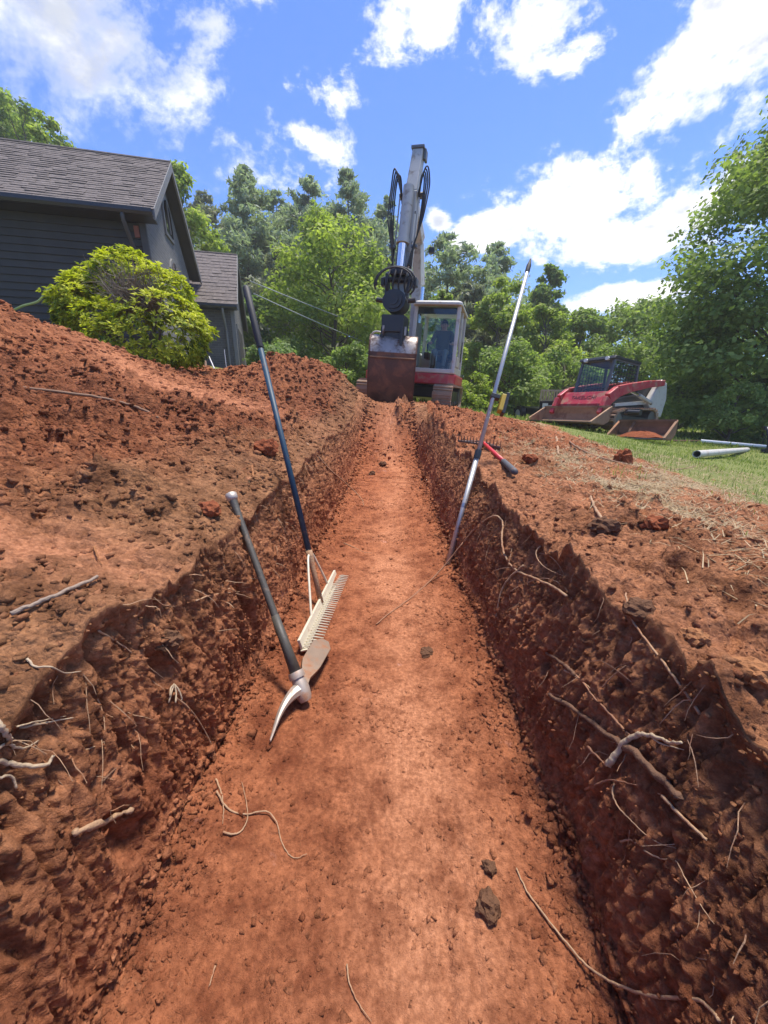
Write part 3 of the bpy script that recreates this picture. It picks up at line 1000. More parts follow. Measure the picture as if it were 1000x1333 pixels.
# grass and straw on the lawn
def blades(name, label, cat, n, xr, yr, maskf, hgt, wid, mat, flat=False, bias=1.0):
    x = RNG.uniform(xr[0], xr[1], n * 4)
    yv = yr[0] + (yr[1] - yr[0]) * RNG.random(n * 4) ** bias
    k = RNG.random(n * 4) < maskf(x, yv)
    x, yv = x[k][:n], yv[k][:n]
    n = len(x)
    z = np.array([zat(a, b) for a, b in zip(x, yv)])
    sc = 0.7 + 0.09 * yv
    hh = hgt * RNG.uniform(0.4, 1.3, n) * (1 if flat else 1)
    an = RNG.uniform(0, 2 * np.pi, n)
    lean = RNG.uniform(0.2, 0.9, n)
    base = np.stack([x, yv, z - (0.0 if flat else 0.006)], -1)
    side = np.stack([np.cos(an), np.sin(an), np.zeros(n)], -1) * (wid * sc)[:, None]
    if flat:
        dirv = np.stack([-np.sin(an), np.cos(an), RNG.uniform(-.05, .25, n)], -1)
        base[:, 2] += 0.004
        tip = base + dirv * (hh * 2)[:, None]
        mid = base + dirv * hh[:, None] + np.array([0, 0, 0.008])
    else:
        fw = np.stack([-np.sin(an), np.cos(an), np.zeros(n)], -1)
        mid = base + fw * (hh * lean * 0.25)[:, None] + np.stack([0 * hh, 0 * hh, hh * 0.6], -1)
        tip = base + fw * (hh * lean * 0.8)[:, None] + np.stack([0 * hh, 0 * hh, hh], -1)
    V = np.stack([base - side, base + side, mid + side * 0.7, mid - side * 0.7, tip], 1).reshape(-1, 3)
    o5 = 5 * np.arange(n)[:, None]
    F = np.concatenate([o5 + [0, 1, 2], o5 + [0, 2, 3], o5 + [3, 2, 4]])
    tint = np.repeat(np.clip(RNG.normal(0.5, 0.25, n) + 0.35 * fbm(x * 0.8, yv * 0.8, 3), 0, 1), 5)
    return tag(np_mesh(name, V, F, mat, attrs={'tint': tint}), label, cat, kind='stuff')


def lawn_density(x, yv):
    return lawn_mask(x, yv) * np.clip(0.40 + 1.2 * fbm(x * 1.2 + 5, yv * 1.2, 3), 0.03, 1) * sstep(0.7, 1.6, x)


blades('lawn_grass', 'patchy green lawn grass beside the dug ground', 'grass', 30000, (1.7, 11), (1.2, 12), lawn_density, 0.050, 0.0032, M['grass_blade'], bias=1.25)
blades('far_grass', 'rough green grass behind the loader', 'grass', 12000, (-1, 26), (10, 28), lambda x, yv: lawn_mask(x, yv), 0.13, 0.012, M['grass_blade'], bias=1.3)
blades('dry_straw', 'dead straw and torn turf lying between clay and lawn', 'straw', 16000, (0.70, 4.0), (0.45, 5.5), lambda x, yv: np.clip(straw_mask(x, yv) * 1.3 * (1 - 0.6 * lawn_mask(x, yv)), 0, 1), 0.045, 0.0019, M['straw'], flat=True, bias=1.4)
blades('weed_tufts', 'thin green weeds sprouting through the straw', 'weeds', 1500, (0.9, 3.6), (0.6, 4.2), lambda x, yv: sstep(0.15, 0.45, fbm(x * 2.1 + 11, yv * 2.1, 3)) * sstep(1.0, 1.5, x), 0.06, 0.0028, M['grass_blade'])
# ------------------------------------------------------------------ houses
def shingle_mat():
    m, nt, b = new_mat('asphalt_shingle')
    co = nt.node('ShaderNodeTexCoord').outputs['Object']
    v = nt.noise(nt.mapping(co, scale=(5.0, 9.0, 9.0)), 1.6, 4.0, 0.7)
    n = nt.noise(co, 2.0, 3.0, 0.6)
    c = nt.mix(nt.mapr(v, 0.3, 0.7), (0.085, 0.072, 0.065), (0.20, 0.168, 0.15))
    c = nt.mix(nt.math('MULTIPLY', n, 0.4), c, (0.15, 0.12, 0.115))
    nt.put(b.inputs['Base Color'], c)
    b.inputs['Roughness'].default_value = 0.95
    nt.l.new(nt.bump(nt.noise(co, 60, 3, .7), 0.4, 0.01), b.inputs['Normal'])
    return m


def brick_mat(name, c1, c2, mortar):
    m, nt, b = new_mat(name)
    co = nt.node('ShaderNodeTexCoord').outputs['Object']
    sp = nt.node('ShaderNodeSeparateXYZ')
    nt.l.new(co, sp.inputs[0])
    cb = nt.node('ShaderNodeCombineXYZ')
    nt.put(cb.inputs[0], nt.math('ADD', sp.outputs[0], sp.outputs[1]))
    nt.put(cb.inputs[1], sp.outputs[2])
    bt = nt.node('ShaderNodeTexBrick')
    nt.l.new(cb.outputs[0], bt.inputs['Vector'])
    bt.inputs['Scale'].default_value = 1.0
    bt.inputs['Brick Width'].default_value = 0.22
    bt.inputs['Row Height'].default_value = 0.075
    bt.inputs['Mortar Size'].default_value = 0.008
    nt.put(bt.inputs['Color1'], c1)
    nt.put(bt.inputs['Color2'], c2)
    nt.put(bt.inputs['Mortar'], mortar)
    nt.put(b.inputs['Base Color'], nt.mix(nt.math('MULTIPLY', nt.noise(co, 3, 4, .6), .35), bt.outputs[0], (0.06, 0.06, 0.07)))
    b.inputs['Roughness'].default_value = 0.8
    inv = nt.math('SUBTRACT', 1.0, bt.outputs['Fac'])
    nt.l.new(nt.bump(inv, 0.6, 0.01), b.inputs['Normal'])
    return m


M['shingle'] = shingle_mat()
M['siding'] = simple_mat('charcoal_siding', (0.062, 0.058, 0.055), 0.75, var=0.22, scale=3, bump=0.1, bscale=25, spec=0.2)
M['trim'] = simple_mat('grey_trim', (0.066, 0.064, 0.064), 0.7, var=0.1, scale=5)
M['trim_light'] = simple_mat('pale_grey_trim', (0.19, 0.187, 0.187), 0.6, var=0.1, scale=5)
M['gutter'] = simple_mat('dark_gutter', (0.040, 0.040, 0.045), 0.4, 0.2, var=0.1)
M['brick_grey'] = brick_mat('painted_brick', (0.20, 0.195, 0.19), (0.15, 0.147, 0.144), (0.24, 0.234, 0.228))
M['brick_dark'] = brick_mat('dark_painted_brick', (0.165, 0.160, 0.156), (0.12, 0.117, 0.114), (0.19, 0.185, 0.18))
M['void'] = simple_mat('dark_interior', (0.02, 0.02, 0.022), 0.9)


def shingle_roof(name, mat, parent, L, pA, pB, thick, rows_n, x1=0.0):
    """one slope: overlapping courses of shingle tabs between lower edge pA=(y,z) and upper edge pB, from x=-L to x1"""
    mb = MB()
    A, B = Vector((0, *pA)), Vector((0, *pB))
    run = B - A
    nrm = Vector((0, -run.z, run.y)).normalized()
    if nrm.z < 0:
        nrm = -nrm
    rng = random.Random(len(name) + rows_n)
    for r in range(rows_n):
        a = A + run * (r / rows_n)
        b = A + run * (min(r + 1.25, rows_n) / rows_n)
        x = -L + (0.12 if r % 2 else 0.0)
        xs = [-L]
        while x < x1 - 0.05:
            x += rng.uniform(0.22, 0.36)
            xs.append(min(x, x1))
        if xs[-1] < x1:
            xs.append(x1)
        for i in range(len(xs) - 1):
            t = rng.uniform(0.006, 0.022)
            u0, u1 = xs[i] + 0.003, xs[i + 1] - 0.003
            lo = nrm * (0.004 + t)
            vs = [Vector((u0, 0, 0)) + a, Vector((u1, 0, 0)) + a, Vector((u1, 0, 0)) + a + lo, Vector((u0, 0, 0)) + a + lo,
                  Vector((u0, 0, 0)) + b + nrm * 0.003, Vector((u1, 0, 0)) + b + nrm * 0.003]
            mb.add(vs, [(0, 1, 2, 3), (3, 2, 5, 4), (0, 3, 4), (1, 5, 2)])
    o = mb.build(name, mat, parent)
    o['kind'] = 'stuff'
    return o


def house(name, label, K, ang, L, D, h, wall_h, eave, rake_ov, siding, expo, roof_rows, wall_mat, gable_mat):
    """local frame: x along the eave (roof right end at 0), y back, z up from the eave edge level; root at ground under the eave corner"""
    zE = wall_h                                     # eave edge height over local ground
    root = thing(name, label, 'house', (K[0], K[1], K[2] - zE), (0, 0, ang))
    r = D / 2
    yf, yb = eave, D - eave                         # front and back wall planes
    xg = -rake_ov                                   # gable wall plane
    sl = h / r
    # roof deck: slightly inset slab under the shingles
    mb = MB()
    th = 0.10
    mb.prism([(0.02, zE - th), (0.02, zE - 0.01), (r, zE + h - 0.012), (D - 0.02, zE - 0.01), (D - 0.02, zE - th), (r, zE + h - th - 0.02)], 0, -L, -0.03)
    roof = mb.build('roof', M['trim'], root)
    shingle_roof('shingles', M['shingle'], roof, L, (-0.03, zE - 0.02), (r, zE + h + 0.004), 0.02, roof_rows)
    shingle_roof('shingles', M['shingle'], roof, L, (D + 0.03, zE - 0.02), (r, zE + h + 0.004), 0.02, max(6, roof_rows // 3))
    MB().tube([(-L, r, zE + h + 0.012), (0, r, zE + h + 0.012)], 0.035, 6).build('ridge_cap', M['shingle'], roof)
    for s, y0, y1 in ((0, 0.0, r), (1, D, r)):
        f = MB()
        f.prism([(y0, zE - 0.19), (y0, zE + 0.012), (y1, zE + h + 0.012), (y1, zE + h - 0.19)], 0, -0.03, 0.012)
        f.build('rake_board', M['trim_light'], roof)
    # soffits under the rake
    for y0, y1 in ((0.03, r - 0.001), (D - 0.03, r + 0.001)):
        MB().prism([(y0, zE - 0.135), (y0, zE - 0.115), (y1, zE + h - 0.135 + 0.02), (y1, zE + h - 0.155)], 0, xg + 0.01, -0.035).build('soffit', M['siding'], roof)
    MB().box((-L / 2, eave / 2, zE - 0.135), (L - 0.1, eave - 0.03, 0.02)).build('soffit', M['gutter'], roof)
    # gutter and its downspout
    g = MB().prism([(-0.13, zE - 0.03), (-0.13, zE - 0.10), (-0.10, zE - 0.15), (-0.01, zE - 0.15), (-0.01, zE - 0.12), (-0.095, zE - 0.12), (-0.115, zE - 0.09), (-0.115, zE - 0.03)], 0, -L, -0.02).build('gutter', M['gutter'], root)
    xd = -rake_ov - 0.30
    MB().tube(smooth_path([(xd, -0.06, zE - 0.14), (xd, -0.03, zE - 0.30), (xd + 0.02, yf - 0.10, zE - 0.72), (xd + 0.02, yf - 0.06, zE - 0.95), (xd + 0.02, yf - 0.06, 0.1)], 5), 0.042, 8).build('downspout', M['trim_light'] if name != 'house' else M['trim'], root, smooth=True)
    # walls
    w = MB()
    w.prism([(yf + 0.03, -0.6), (yf + 0.03, zE - 0.13), (r, zE + h - 0.20 - 0.0), (yb, zE - 0.13), (yb, -0.6)], 0, xg - 0.15, xg)
    gw = w.build('gable_wall', gable_mat, root)
    MB().box(((-L + xg - 0.151) / 2, yf + 0.13, (zE - 0.14 - 0.6) / 2), (L + xg - 0.16, 0.18, zE - 0.14 + 0.6)).build('front_wall', wall_mat, root)
    MB().box(((-L + xg - 0.151) / 2, yb - 0.09, (zE - 0.14 - 0.6) / 2), (L + xg - 0.16, 0.18, zE - 0.14 + 0.6)).build('back_wall', wall_mat, root)
    if siding:
        z = -0.5
        x0, x1 = -L, xg - 0.13
        bd = MB().add([(x0, yf + 0.038, 0), (x1, yf + 0.038, 0), (x1, yf - 0.008, 0), (x0, yf - 0.008, 0),
                       (x0, yf + 0.038, expo + 0.02), (x1, yf + 0.038, expo + 0.02), (x1, yf + 0.026, expo + 0.02), (x0, yf + 0.026, expo + 0.02)],
                      [(0, 1, 2, 3), (7, 6, 5, 4), (3, 2, 6, 7), (0, 4, 5, 1), (0, 3, 7, 4), (1, 5, 6, 2)])
        first = None
        while z < zE - 0.2:
            if first is None:
                o = first = bd.build('siding_board', M['siding'], root)
            else:
                o = first.copy()
                COL.objects.link(o)
            o.location = (0, 0, z)
            z += expo
        MB().box((xg - 0.065, yf + 0.0, (zE - 0.75) / 2), (0.13, 0.09, zE + 0.45)).build('corner_board', M['trim'], root)
    return root, dict(zE=zE, r=r, yf=yf, yb=yb, xg=xg, D=D, h=h)


S1 = 9.5 / 8.3
K1 = aty(200, 272, 9.5)
hz = K1.z - 1.75
h1, g1 = house('house', 'dark charcoal gabled house with lap siding and brown shingle roof behind the shrub', K1, R(15.75), 9.0, 4.45 * S1, 1.74 * S1, hz, 0.42, 0.30, True, 0.145, 26, M['siding'], M['brick_grey'])
# gable windows: tall arched window with frame, and a lower door-like window
xg, zE, r = g1['xg'], g1['zE'], g1['r']


def arch_pts(y0, y1, z0, z1, n=8):
    ry = (y1 - y0) / 2
    cyy = (y0 + y1) / 2
    return [(y0, z0)] + [(cyy - ry * math.cos(math.pi * k / n), z1 - ry + ry * math.sin(math.pi * k / n)) for k in range(n + 1)] + [(y1, z0)]


for (y0, y1, z0, z1) in ((r - 0.40, r + 0.42, zE - 1.75, zE - 0.30), (r - 0.30, r + 0.32, zE + 0.35, zE + 1.15)):
    wn = MB().prism(arch_pts(y0 - 0.09, y1 + 0.09, z0 - 0.09, z1 + 0.09), 0, xg + 0.002, xg + 0.045).build('window', M['trim_light'], h1)
    MB().prism(arch_pts(y0, y1, z0, z1), 0, xg + 0.046, xg + 0.058).build('pane', M['glass_dark'], wn)
    MB().prism(arch_pts(y0 + .01, y1 - .01, z0 + .01, z1 - .01), 0, xg + 0.0455, xg + 0.0458).build('dark_room', M['void'], wn)
    MB().box((xg + 0.066, (y0 + y1) / 2, (z0 + z1) / 2), (0.02, 0.035, z1 - z0 - 0.05)).build('mullion', M['trim_light'], wn)
# broken corner with a patch of red brick showing
MB().box((xg - 0.20, g1['yf'] - 0.008, zE - 0.32), (0.10, 0.05, 0.22)).build('exposed_brick', simple_mat('bare_brick', (0.28, 0.10, 0.07), 0.9, var=0.3, scale=14), h1)

K2 = aty(309, 396, 14.0)
gz2 = K2.z - 1.6
h2, g2 = house('garage', 'low grey brick garage with shingled gable roof beyond the shrub', K2, R(16.5), 4.2, 4.9, 2.15, gz2, 0.30, 0.18, False, 0.2, 16, M['brick_dark'], M['brick_grey'])
h2['category'] = 'garage'
xg, zE, yf = g2['xg'], g2['zE'], g2['yf']
dw = MB().box((xg + 0.012, yf + 1.6, zE - 1.3), (0.06, 1.9, 1.7)).build('doorway', M['trim_light'], h2)
MB().box((xg + 0.045, yf + 1.6, zE - 1.36), (0.012, 1.66, 1.56)).build('door_panel', M['void'], dw)
MB().box((xg - 0.03, yf + 0.0, (zE - 0.7) / 2), (0.12, 0.10, zE + 0.4)).build('corner_board', M['trim_light'], h2)

# ------------------------------------------------------------------ foliage
def leaf_quads(P, N, L, Wd, rng, tint):
    """diamond leaves at P facing N"""
    n = len(P)
    N = N / np.maximum(np.linalg.norm(N, axis=1, keepdims=True), 1e-6)
    a = rng.normal(size=(n, 3))
    T = np.cross(N, a)
    T /= np.maximum(np.linalg.norm(T, axis=1, keepdims=True), 1e-6)
    B = np.cross(N, T)
    L = L[:, None]
    Wd = Wd[:, None]
    V = np.stack([P - T * L * .5, P + B * Wd * .5 + N * L * 0.06 - T * L * .08, P + T * L * .5 - N * L * .05, P - B * Wd * .5 + N * L * 0.06 - T * L * .08], 1).reshape(-1, 3)
    F = np.arange(4 * n).reshape(n, 4)
    return V, F, np.repeat(np.clip(tint, 0, 1), 4)


def limb(mb, p, q, r0, r1, rng, wob=0.06, n=5, seg=5):
    p, q = Vector(p), Vector(q)
    L = (q - p).length
    pts, rad = [], []
    for i in range(n + 1):
        t = i / n
        j = Vector((rng.normal(), rng.normal(), rng.normal())) * (wob * L * math.sin(math.pi * t) * 0.5)
        pts.append(p.lerp(q, t) + j)
        rad.append(r0 + (r1 - r0) * t)
    mb.tube(pts, rad, seg)


TREE_CACHE = {}


def tree_mesh(kind, seed, H, Rr, leaf, n_leaf, mat, bark, profile, clump_n, clear, gap=0.0, flat=0.75, spread=1.0):
    """trunk mesh and crown mesh for a broad-leaved tree; profile(t) gives relative crown radius at relative crown height"""
    rng = np.random.default_rng(seed)
    mb = MB()
    top = H * 0.86
    bend = [(rng.normal() * 0.02 * H * t, rng.normal() * 0.02 * H * t, top * t) for t in np.linspace(0, 1, 7)]
    bend[0] = (0, 0, -0.4)
    mb.tube(bend, [max(0.02, H * 0.018 * (1 - t) ** 0.8 + 0.012) for t in np.linspace(0, 1, 7)], 7)
    cs, rs = [], []
    for i in range(clump_n):
        t = rng.random() ** 0.85
        z = H * (clear + (1 - clear) * t)
        rad = Rr * profile(t) * (0.35 + 0.65 * math.sqrt(rng.random()))
        an = rng.random() * 2 * math.pi
        cs.append((rad * math.cos(an), rad * math.sin(an), z))
        rs.append(Rr * spread * (0.16 + 0.16 * rng.random()) * (0.7 + 0.5 * profile(t)))
    cs, rs = np.array(cs), np.array(rs)
    for i in range(0, clump_n, 2):
        c = cs[i]
        zb = max(H * clear * 0.6, c[2] - 0.45 * math.hypot(c[0], c[1]) - 0.06 * H)
        limb(mb, (0, 0, min(zb, top * 0.95)), c, H * 0.006 * (1 - 0.5 * c[2] / H) + 0.012, 0.010, rng)
    w = rs ** 2
    k = rng.choice(clump_n, n_leaf, p=w / w.sum())
    dirv = rng.normal(size=(n_leaf, 3))
    dirv /= np.linalg.norm(dirv, axis=1, keepdims=True)
    rr = rng.random(n_leaf) ** 0.45
    lump = 1 + 0.35 * np.sin(dirv[:, 0] * 5 + k) * np.cos(dirv[:, 1] * 6 + 2 * k)
    P = cs[k] + dirv * (rs[k] * rr * lump)[:, None] * np.array([1, 1, flat])
    P[:, 2] = np.maximum(P[:, 2], 0.15)
    N = dirv * 0.6 + np.array([0, 0, 0.55]) + rng.normal(size=(n_leaf, 3)) * 0.55
    ct = rng.normal(0, 0.20, clump_n)
    tint = 0.48 + ct[k] + rng.normal(0, 0.16, n_leaf)
    Ls = leaf * rng.uniform(0.6, 1.35, n_leaf)
    V, F, tn = leaf_quads(P, N, Ls, Ls * 0.62, rng, tint)
    return mb, (V, F, tn)


def pine_mesh(seed, H, Rr, n_br, needle, n_leaf, clear):
    rng = np.random.default_rng(seed)
    mb = MB()
    lean = rng.normal(size=2) * 0.03
    path = [(lean[0] * H * t * t, lean[1] * H * t * t, H * t - (0.4 if t == 0 else 0)) for t in np.linspace(0, 1, 8)]
    mb.tube(path, [max(0.015, H * 0.0125 * (1 - t) ** 0.85 + 0.01) for t in np.linspace(0, 1, 8)], 7)
    tips, ws = [], []
    for i in range(n_br):
        t = clear + (1 - clear) * ((i + rng.random()) / n_br) ** 0.9
        z = H * t
        u = (t - clear) / (1 - clear)
        ln = Rr * (1.0 - u ** 1.5) * rng.uniform(0.45, 1.1) + 0.25
        an = rng.random() * 2 * math.pi
        rise = (-0.10 + 0.55 * u + rng.normal() * 0.15) * ln
        b = Vector((lean[0] * H * t * t, lean[1] * H * t * t, z))
        e = b + Vector((math.cos(an) * ln, math.sin(an) * ln, rise))
        limb(mb, b, e, 0.045 * (1 - 0.6 * u), 0.010, rng, 0.10, 5, 4)
        if i < n_br * 0.10 and rng.random() < 0.7:
            continue                                # dead lower branch
        m = 2 + int(ln * 2.4)
        for j in range(m):
            s = 0.45 + 0.55 * (j + rng.random()) / m
            q = b.lerp(e, s) + Vector((rng.normal(), rng.normal(), rng.normal() * 0.5 + 0.2)) * 0.20 * ln * 0.6
            tips.append(tuple(q))
            ws.append(0.28 + 0.10 * ln)
    tips, ws = np.array(tips), np.array(ws)
    k = rng.choice(len(tips), n_leaf)
    dirv = rng.normal(size=(n_leaf, 3))
    dirv /= np.linalg.norm(dirv, axis=1, keepdims=True)
    P = tips[k] + dirv * (ws[k] * rng.random(n_leaf) ** 0.6)[:, None] * np.array([1, 1, 0.55])
    N = rng.normal(size=(n_leaf, 3)) + np.array([0, 0, 0.5])
    ct = rng.normal(0, 0.2, len(tips))
    Ls = needle * rng.uniform(0.6, 1.4, n_leaf)
    V, F, tn = leaf_quads(P, N, Ls, Ls * 0.30, rng, 0.5 + ct[k] + rng.normal(0, 0.15, n_leaf))
    return mb, (V, F, tn)


def plant_tree(name, label, cat, px, Y, make, key, group=None, rz=0.0, sc=1.0, leafmat='leaf_mid', bark='bark', zoff=0.0):
    """tree standing on the ground in the direction px at distance Y; alike trees share mesh data"""
    P = aty(px, 515, Y)
    z = zat(P.x, P.y)
    root = thing(name, label, cat, (P.x, P.y, z + zoff), (0, 0, rz), group)
    root.scale = (sc, sc, sc)
    if key in TREE_CACHE:
        ta, ca = TREE_CACHE[key]
        for src in (ta, ca):
            o = bpy.data.objects.new(src.name.split('.')[0], src.data)
            COL.objects.link(o)
            o.parent = root
        return root
    mb, (V, F, tn) = make()
    t = mb.build('trunk', M[bark], root, smooth=True)
    c = np_mesh('crown', V, F, M[leafmat], root, attrs={'tint': tn})
    TREE_CACHE[key] = (t, c)
    return root


round_p = lambda t: math.sqrt(max(0.02, 1 - (2 * t - 0.85) ** 2 / 1.4)) if t < 1 else .1
oval_p = lambda t: math.sin(math.pi * (0.16 + 0.82 * t)) ** 0.7
cone_p = lambda t: 1.05 - 0.85 * t
low_p = lambda t: math.cos(t * 1.35) ** 0.7


def H_for(px, py, Y):
    """height over the ground that reaches up to a sight line"""
    P = aty(px, py, Y)
    return P.z - zat(P.x, P.y)


G_PINE, G_WOOD = 'pines of the wood', 'leafy trees at the edge of the wood'


def leafy(label, px, top, Y, wpx, seed, nl, leaf, mat, prof, clumps, clear=0.12, name='leafy_tree', **kw):
    Hh = H_for(px, top, Y)
    Rw = wpx / 2 * Y / FPX
    return plant_tree(name, label, 'tree', px, Y, lambda: tree_mesh('d', seed, Hh, Rw, leaf, nl, None, None, prof, clumps, clear, **kw), ('d', seed), G_WOOD, leafmat=mat)


def pine(label, px, top, Y, wpx, seed, nl, clear=0.35, nbr=60, mat='needle'):
    Hh = H_for(px, top, Y)
    Rw = wpx / 2 * Y / FPX
    return plant_tree('pine_tree', label, 'pine tree', px, Y, lambda: pine_mesh(seed, Hh, Rw * 2.1, int(nbr * 1.5), 0.40, int(nl * 1.8), clear * 0.7), ('p', seed), G_PINE, leafmat=mat, bark='bark_pine')


leafy('round bright green tree standing just left of the excavator boom', 437, 286, 20, 150, 101, 22000, 0.20, 'leaf_bright', oval_p, 90, 0.04)
leafy('tall light green tree rising right behind the gable of the house', 268, 226, 25, 86, 102, 15000, 0.24, 'leaf_bright', oval_p, 60, 0.10)
leafy('slim bright green tree directly right of the excavator cab', 645, 360, 22, 78, 103, 12000, 0.20, 'leaf_bright', oval_p, 50, 0.05)
leafy('yellow green tree behind the leaning grade rod', 700, 398, 21, 82, 104, 12000, 0.19, 'leaf_bright', oval_p, 50, 0.03)
leafy('narrow dark tree standing up above the rod tip against the sky', 698, 346, 31, 44, 105, 12000, 0.28, 'leaf_mid', oval_p, 46, 0.15, spread=1.7)
leafy('mid green tree between the grade rod and the track loader cab', 748, 408, 25, 86, 106, 12000, 0.22, 'leaf_mid', oval_p, 50, 0.05)
leafy('broad pale green tree above the track loader', 822, 396, 26, 130, 107, 16000, 0.24, 'leaf_mid', round_p, 60, 0.12)
leafy('bright sapling peeking over the roof of the excavator cab', 572, 378, 19, 52, 108, 7000, 0.17, 'leaf_bright', oval_p, 36, 0.05)
leafy('dark leafy tree behind the bucket arm', 505, 352, 27, 70, 109, 8000, 0.24, 'leaf_mid', oval_p, 44, 0.05)
leafy('dark green tree between the garage and the round tree', 345, 390, 21, 66, 110, 10000, 0.18, 'leaf_deep', oval_p, 46, 0.03)
leafy('small bright tree low beside the rake handle', 372, 445, 17.5, 60, 111, 7000, 0.15, 'leaf_mid', low_p, 36, 0.02)
leafy('bright green tree on the hill at the roof ridge end', 132, 180, 27, 80, 112, 8000, 0.24, 'leaf_bright', oval_p, 40, 0.2)
leafy('leafy tree on the hill over the middle of the roof', 78, 150, 31, 120, 113, 15000, 0.28, 'leaf_mid', oval_p, 46, 0.2)
leafy('leafy hill tree at the far end of the roof', 14, 134, 32, 130, 114, 16000, 0.28, 'leaf_mid', oval_p, 46, 0.2)
leafy('deep green tree behind the track loader and its bucket', 884, 420, 22, 100, 115, 12000, 0.20, 'leaf_deep', oval_p, 50, 0.03)

pine('tall grey green pine right of the light green tree behind the gable', 335, 226, 33, 70, 201, 9000, 0.30, 70)
pine('pine with a rounded top standing over the round bright tree', 405, 240, 35, 76, 202, 9000, 0.25, 70)
pine('dense tall pine nearest the excavator stick', 462, 228, 34, 80, 203, 10000, 0.28, 78)
pine('shorter pine squeezed between two taller grey ones', 372, 256, 37, 66, 204, 7000, 0.3, 60)
pine('open crowned pine just right of the excavator stick', 578, 300, 29, 84, 205, 5200, 0.40, 46)
pine('thin leaning pine with bare branches above the cab', 628, 318, 31, 62, 206, 3000, 0.42, 40)
pine('small pine behind the stick and left of the open crowned pine', 500, 266, 36, 56, 207, 6000, 0.3, 56)
pine('bare grey pine above the garage roof', 300, 262, 38, 60, 208, 5500, 0.3, 56, 'twiggy')
pine('twiggy grey tree showing between the garage and the round tree', 380, 330, 27, 60, 209, 5000, 0.1, 60, 'twiggy')
pine('twiggy grey tree low beyond the open crowned pine', 610, 372, 26, 60, 210, 4500, 0.1, 56, 'twiggy')
pine('dark pine on the hill above the house roof', 48, 140, 34, 60, 211, 6500, 0.3, 60)
leafy('low green tree on the hill just over the roof line', 105, 172, 29, 100, 116, 12000, 0.26, 'leaf_mid', low_p, 46, 0.1)
leafy('olive green tree on the hill behind the dark hill pine', 50, 160, 33, 110, 117, 12000, 0.28, 'leaf_deep', oval_p, 46, 0.1)
pine('dark pine leaning beside the bright hill tree over the roof', 106, 168, 33, 54, 212, 5500, 0.3, 56)

# big dark tree at the edge of the lawn
P = aty(1035, 560, 13.5)
big = thing('lawn_tree', 'large dark green spreading tree at the edge of the lawn', 'tree', (P.x, P.y, zat(P.x, P.y)))


def big_tree():
    rng = np.random.default_rng(301)
    Hh, Rr = 11.3, 4.75
    prof = lambda t: (0.86 + 0.14 * math.sin(3 * t)) * (1 - t ** 2.2) ** 0.6 if t > 0.12 else 0.72 + t
    return tree_mesh('big', 301, Hh, Rr, 0.165, 80000, None, None, prof, 170, 0.07, flat=0.45, spread=1.0)


mbt, (V, F, tn) = big_tree()
mbt.build('trunk', M['bark'], big, smooth=True)
np_mesh('crown', V, F, M['leaf_mid'], big, attrs={'tint': tn})


def bush(label, px, top, Y, wpx, seed, nl, leaf, mat, name='bush', cat='bush'):
    Hh = max(0.5, H_for(px, top, Y))
    Rw = wpx / 2 * Y / FPX
    P = aty(px, 515, Y)
    root = thing(name, label, cat, (P.x, P.y, zat(P.x, P.y)), group='bushes along the edge of the wood')
    mb, (V, F, tn) = tree_mesh('b', seed, Hh, Rw, leaf, nl, None, None, low_p, 34, 0.06)
    mb.build('stem', M['bark'], root, smooth=True)
    np_mesh('crown', V, F, M[mat], root, attrs={'tint': tn})


bush('bright green bush beside the excavator track under the cab', 612, 488, 12.2, 62, 401, 4500, 0.10, 'leaf_bright')
bush('green thicket right of the cab below the slim bright tree', 662, 446, 16, 100, 402, 9000, 0.13, 'leaf_mid')
bush('dark thicket between the garage and the spoil heap', 362, 452, 15, 80, 403, 7000, 0.11, 'leaf_deep')
bush('green thicket just left of the excavator bucket', 452, 448, 15, 76, 404, 8000, 0.12, 'leaf_mid')
bush('green thicket behind the parked trailer', 730, 462, 17.5, 110, 405, 9000, 0.14, 'leaf_mid')
bush('shaded thicket behind the loader tail panel', 890, 478, 17, 90, 406, 8000, 0.13, 'leaf_deep')
bush('light green bush under the big lawn tree', 962, 500, 11.6, 80, 407, 6500, 0.085, 'leaf_mid')
bush('dark bush at the foot of the big lawn tree', 1010, 470, 12.8, 90, 408, 6500, 0.10, 'leaf_deep')
bush('thicket filling the gap behind the loader cab', 800, 452, 19, 110, 409, 8500, 0.15, 'leaf_mid')
bush('thicket low behind the excavator tracks', 535, 460, 16, 90, 410, 7000, 0.13, 'leaf_mid')

# far wood on the slope: nobody could count it
rng = np.random.default_rng(501)
n = 30000
Xw = rng.uniform(-34, 46, n)
Yw = rng.uniform(36, 48, n)
topw = 6.5 + 3.2 * sstep(4, -14, Xw) + 2.4 * fbm(Xw * 0.22, Yw * 0.15, 3) + 1.5 * np.abs(np.sin(Xw * 0.9))
topw = np.where(Xw > 12, topw * 0.8, topw)
zw = np.array([zat(a, b) for a, b in zip(Xw, Yw)]) + topw * rng.random(n) ** 0.7
Pw = np.stack([Xw, Yw, zw], -1)
V, F, tn = leaf_quads(Pw, rng.normal(size=(n, 3)) + np.array([0, -.3, .6]), rng.uniform(.3, .6, n), rng.uniform(.2, .38, n), rng, 0.45 + 0.35 * fbm(Xw * .5, zw * .5, 3) + rng.normal(0, .15, n))
tag(np_mesh('far_woodland', V, F, M['leaf_mid'], attrs={'tint': tn}), 'continuous green wood closing the view behind the trees', 'woodland', kind='stuff')

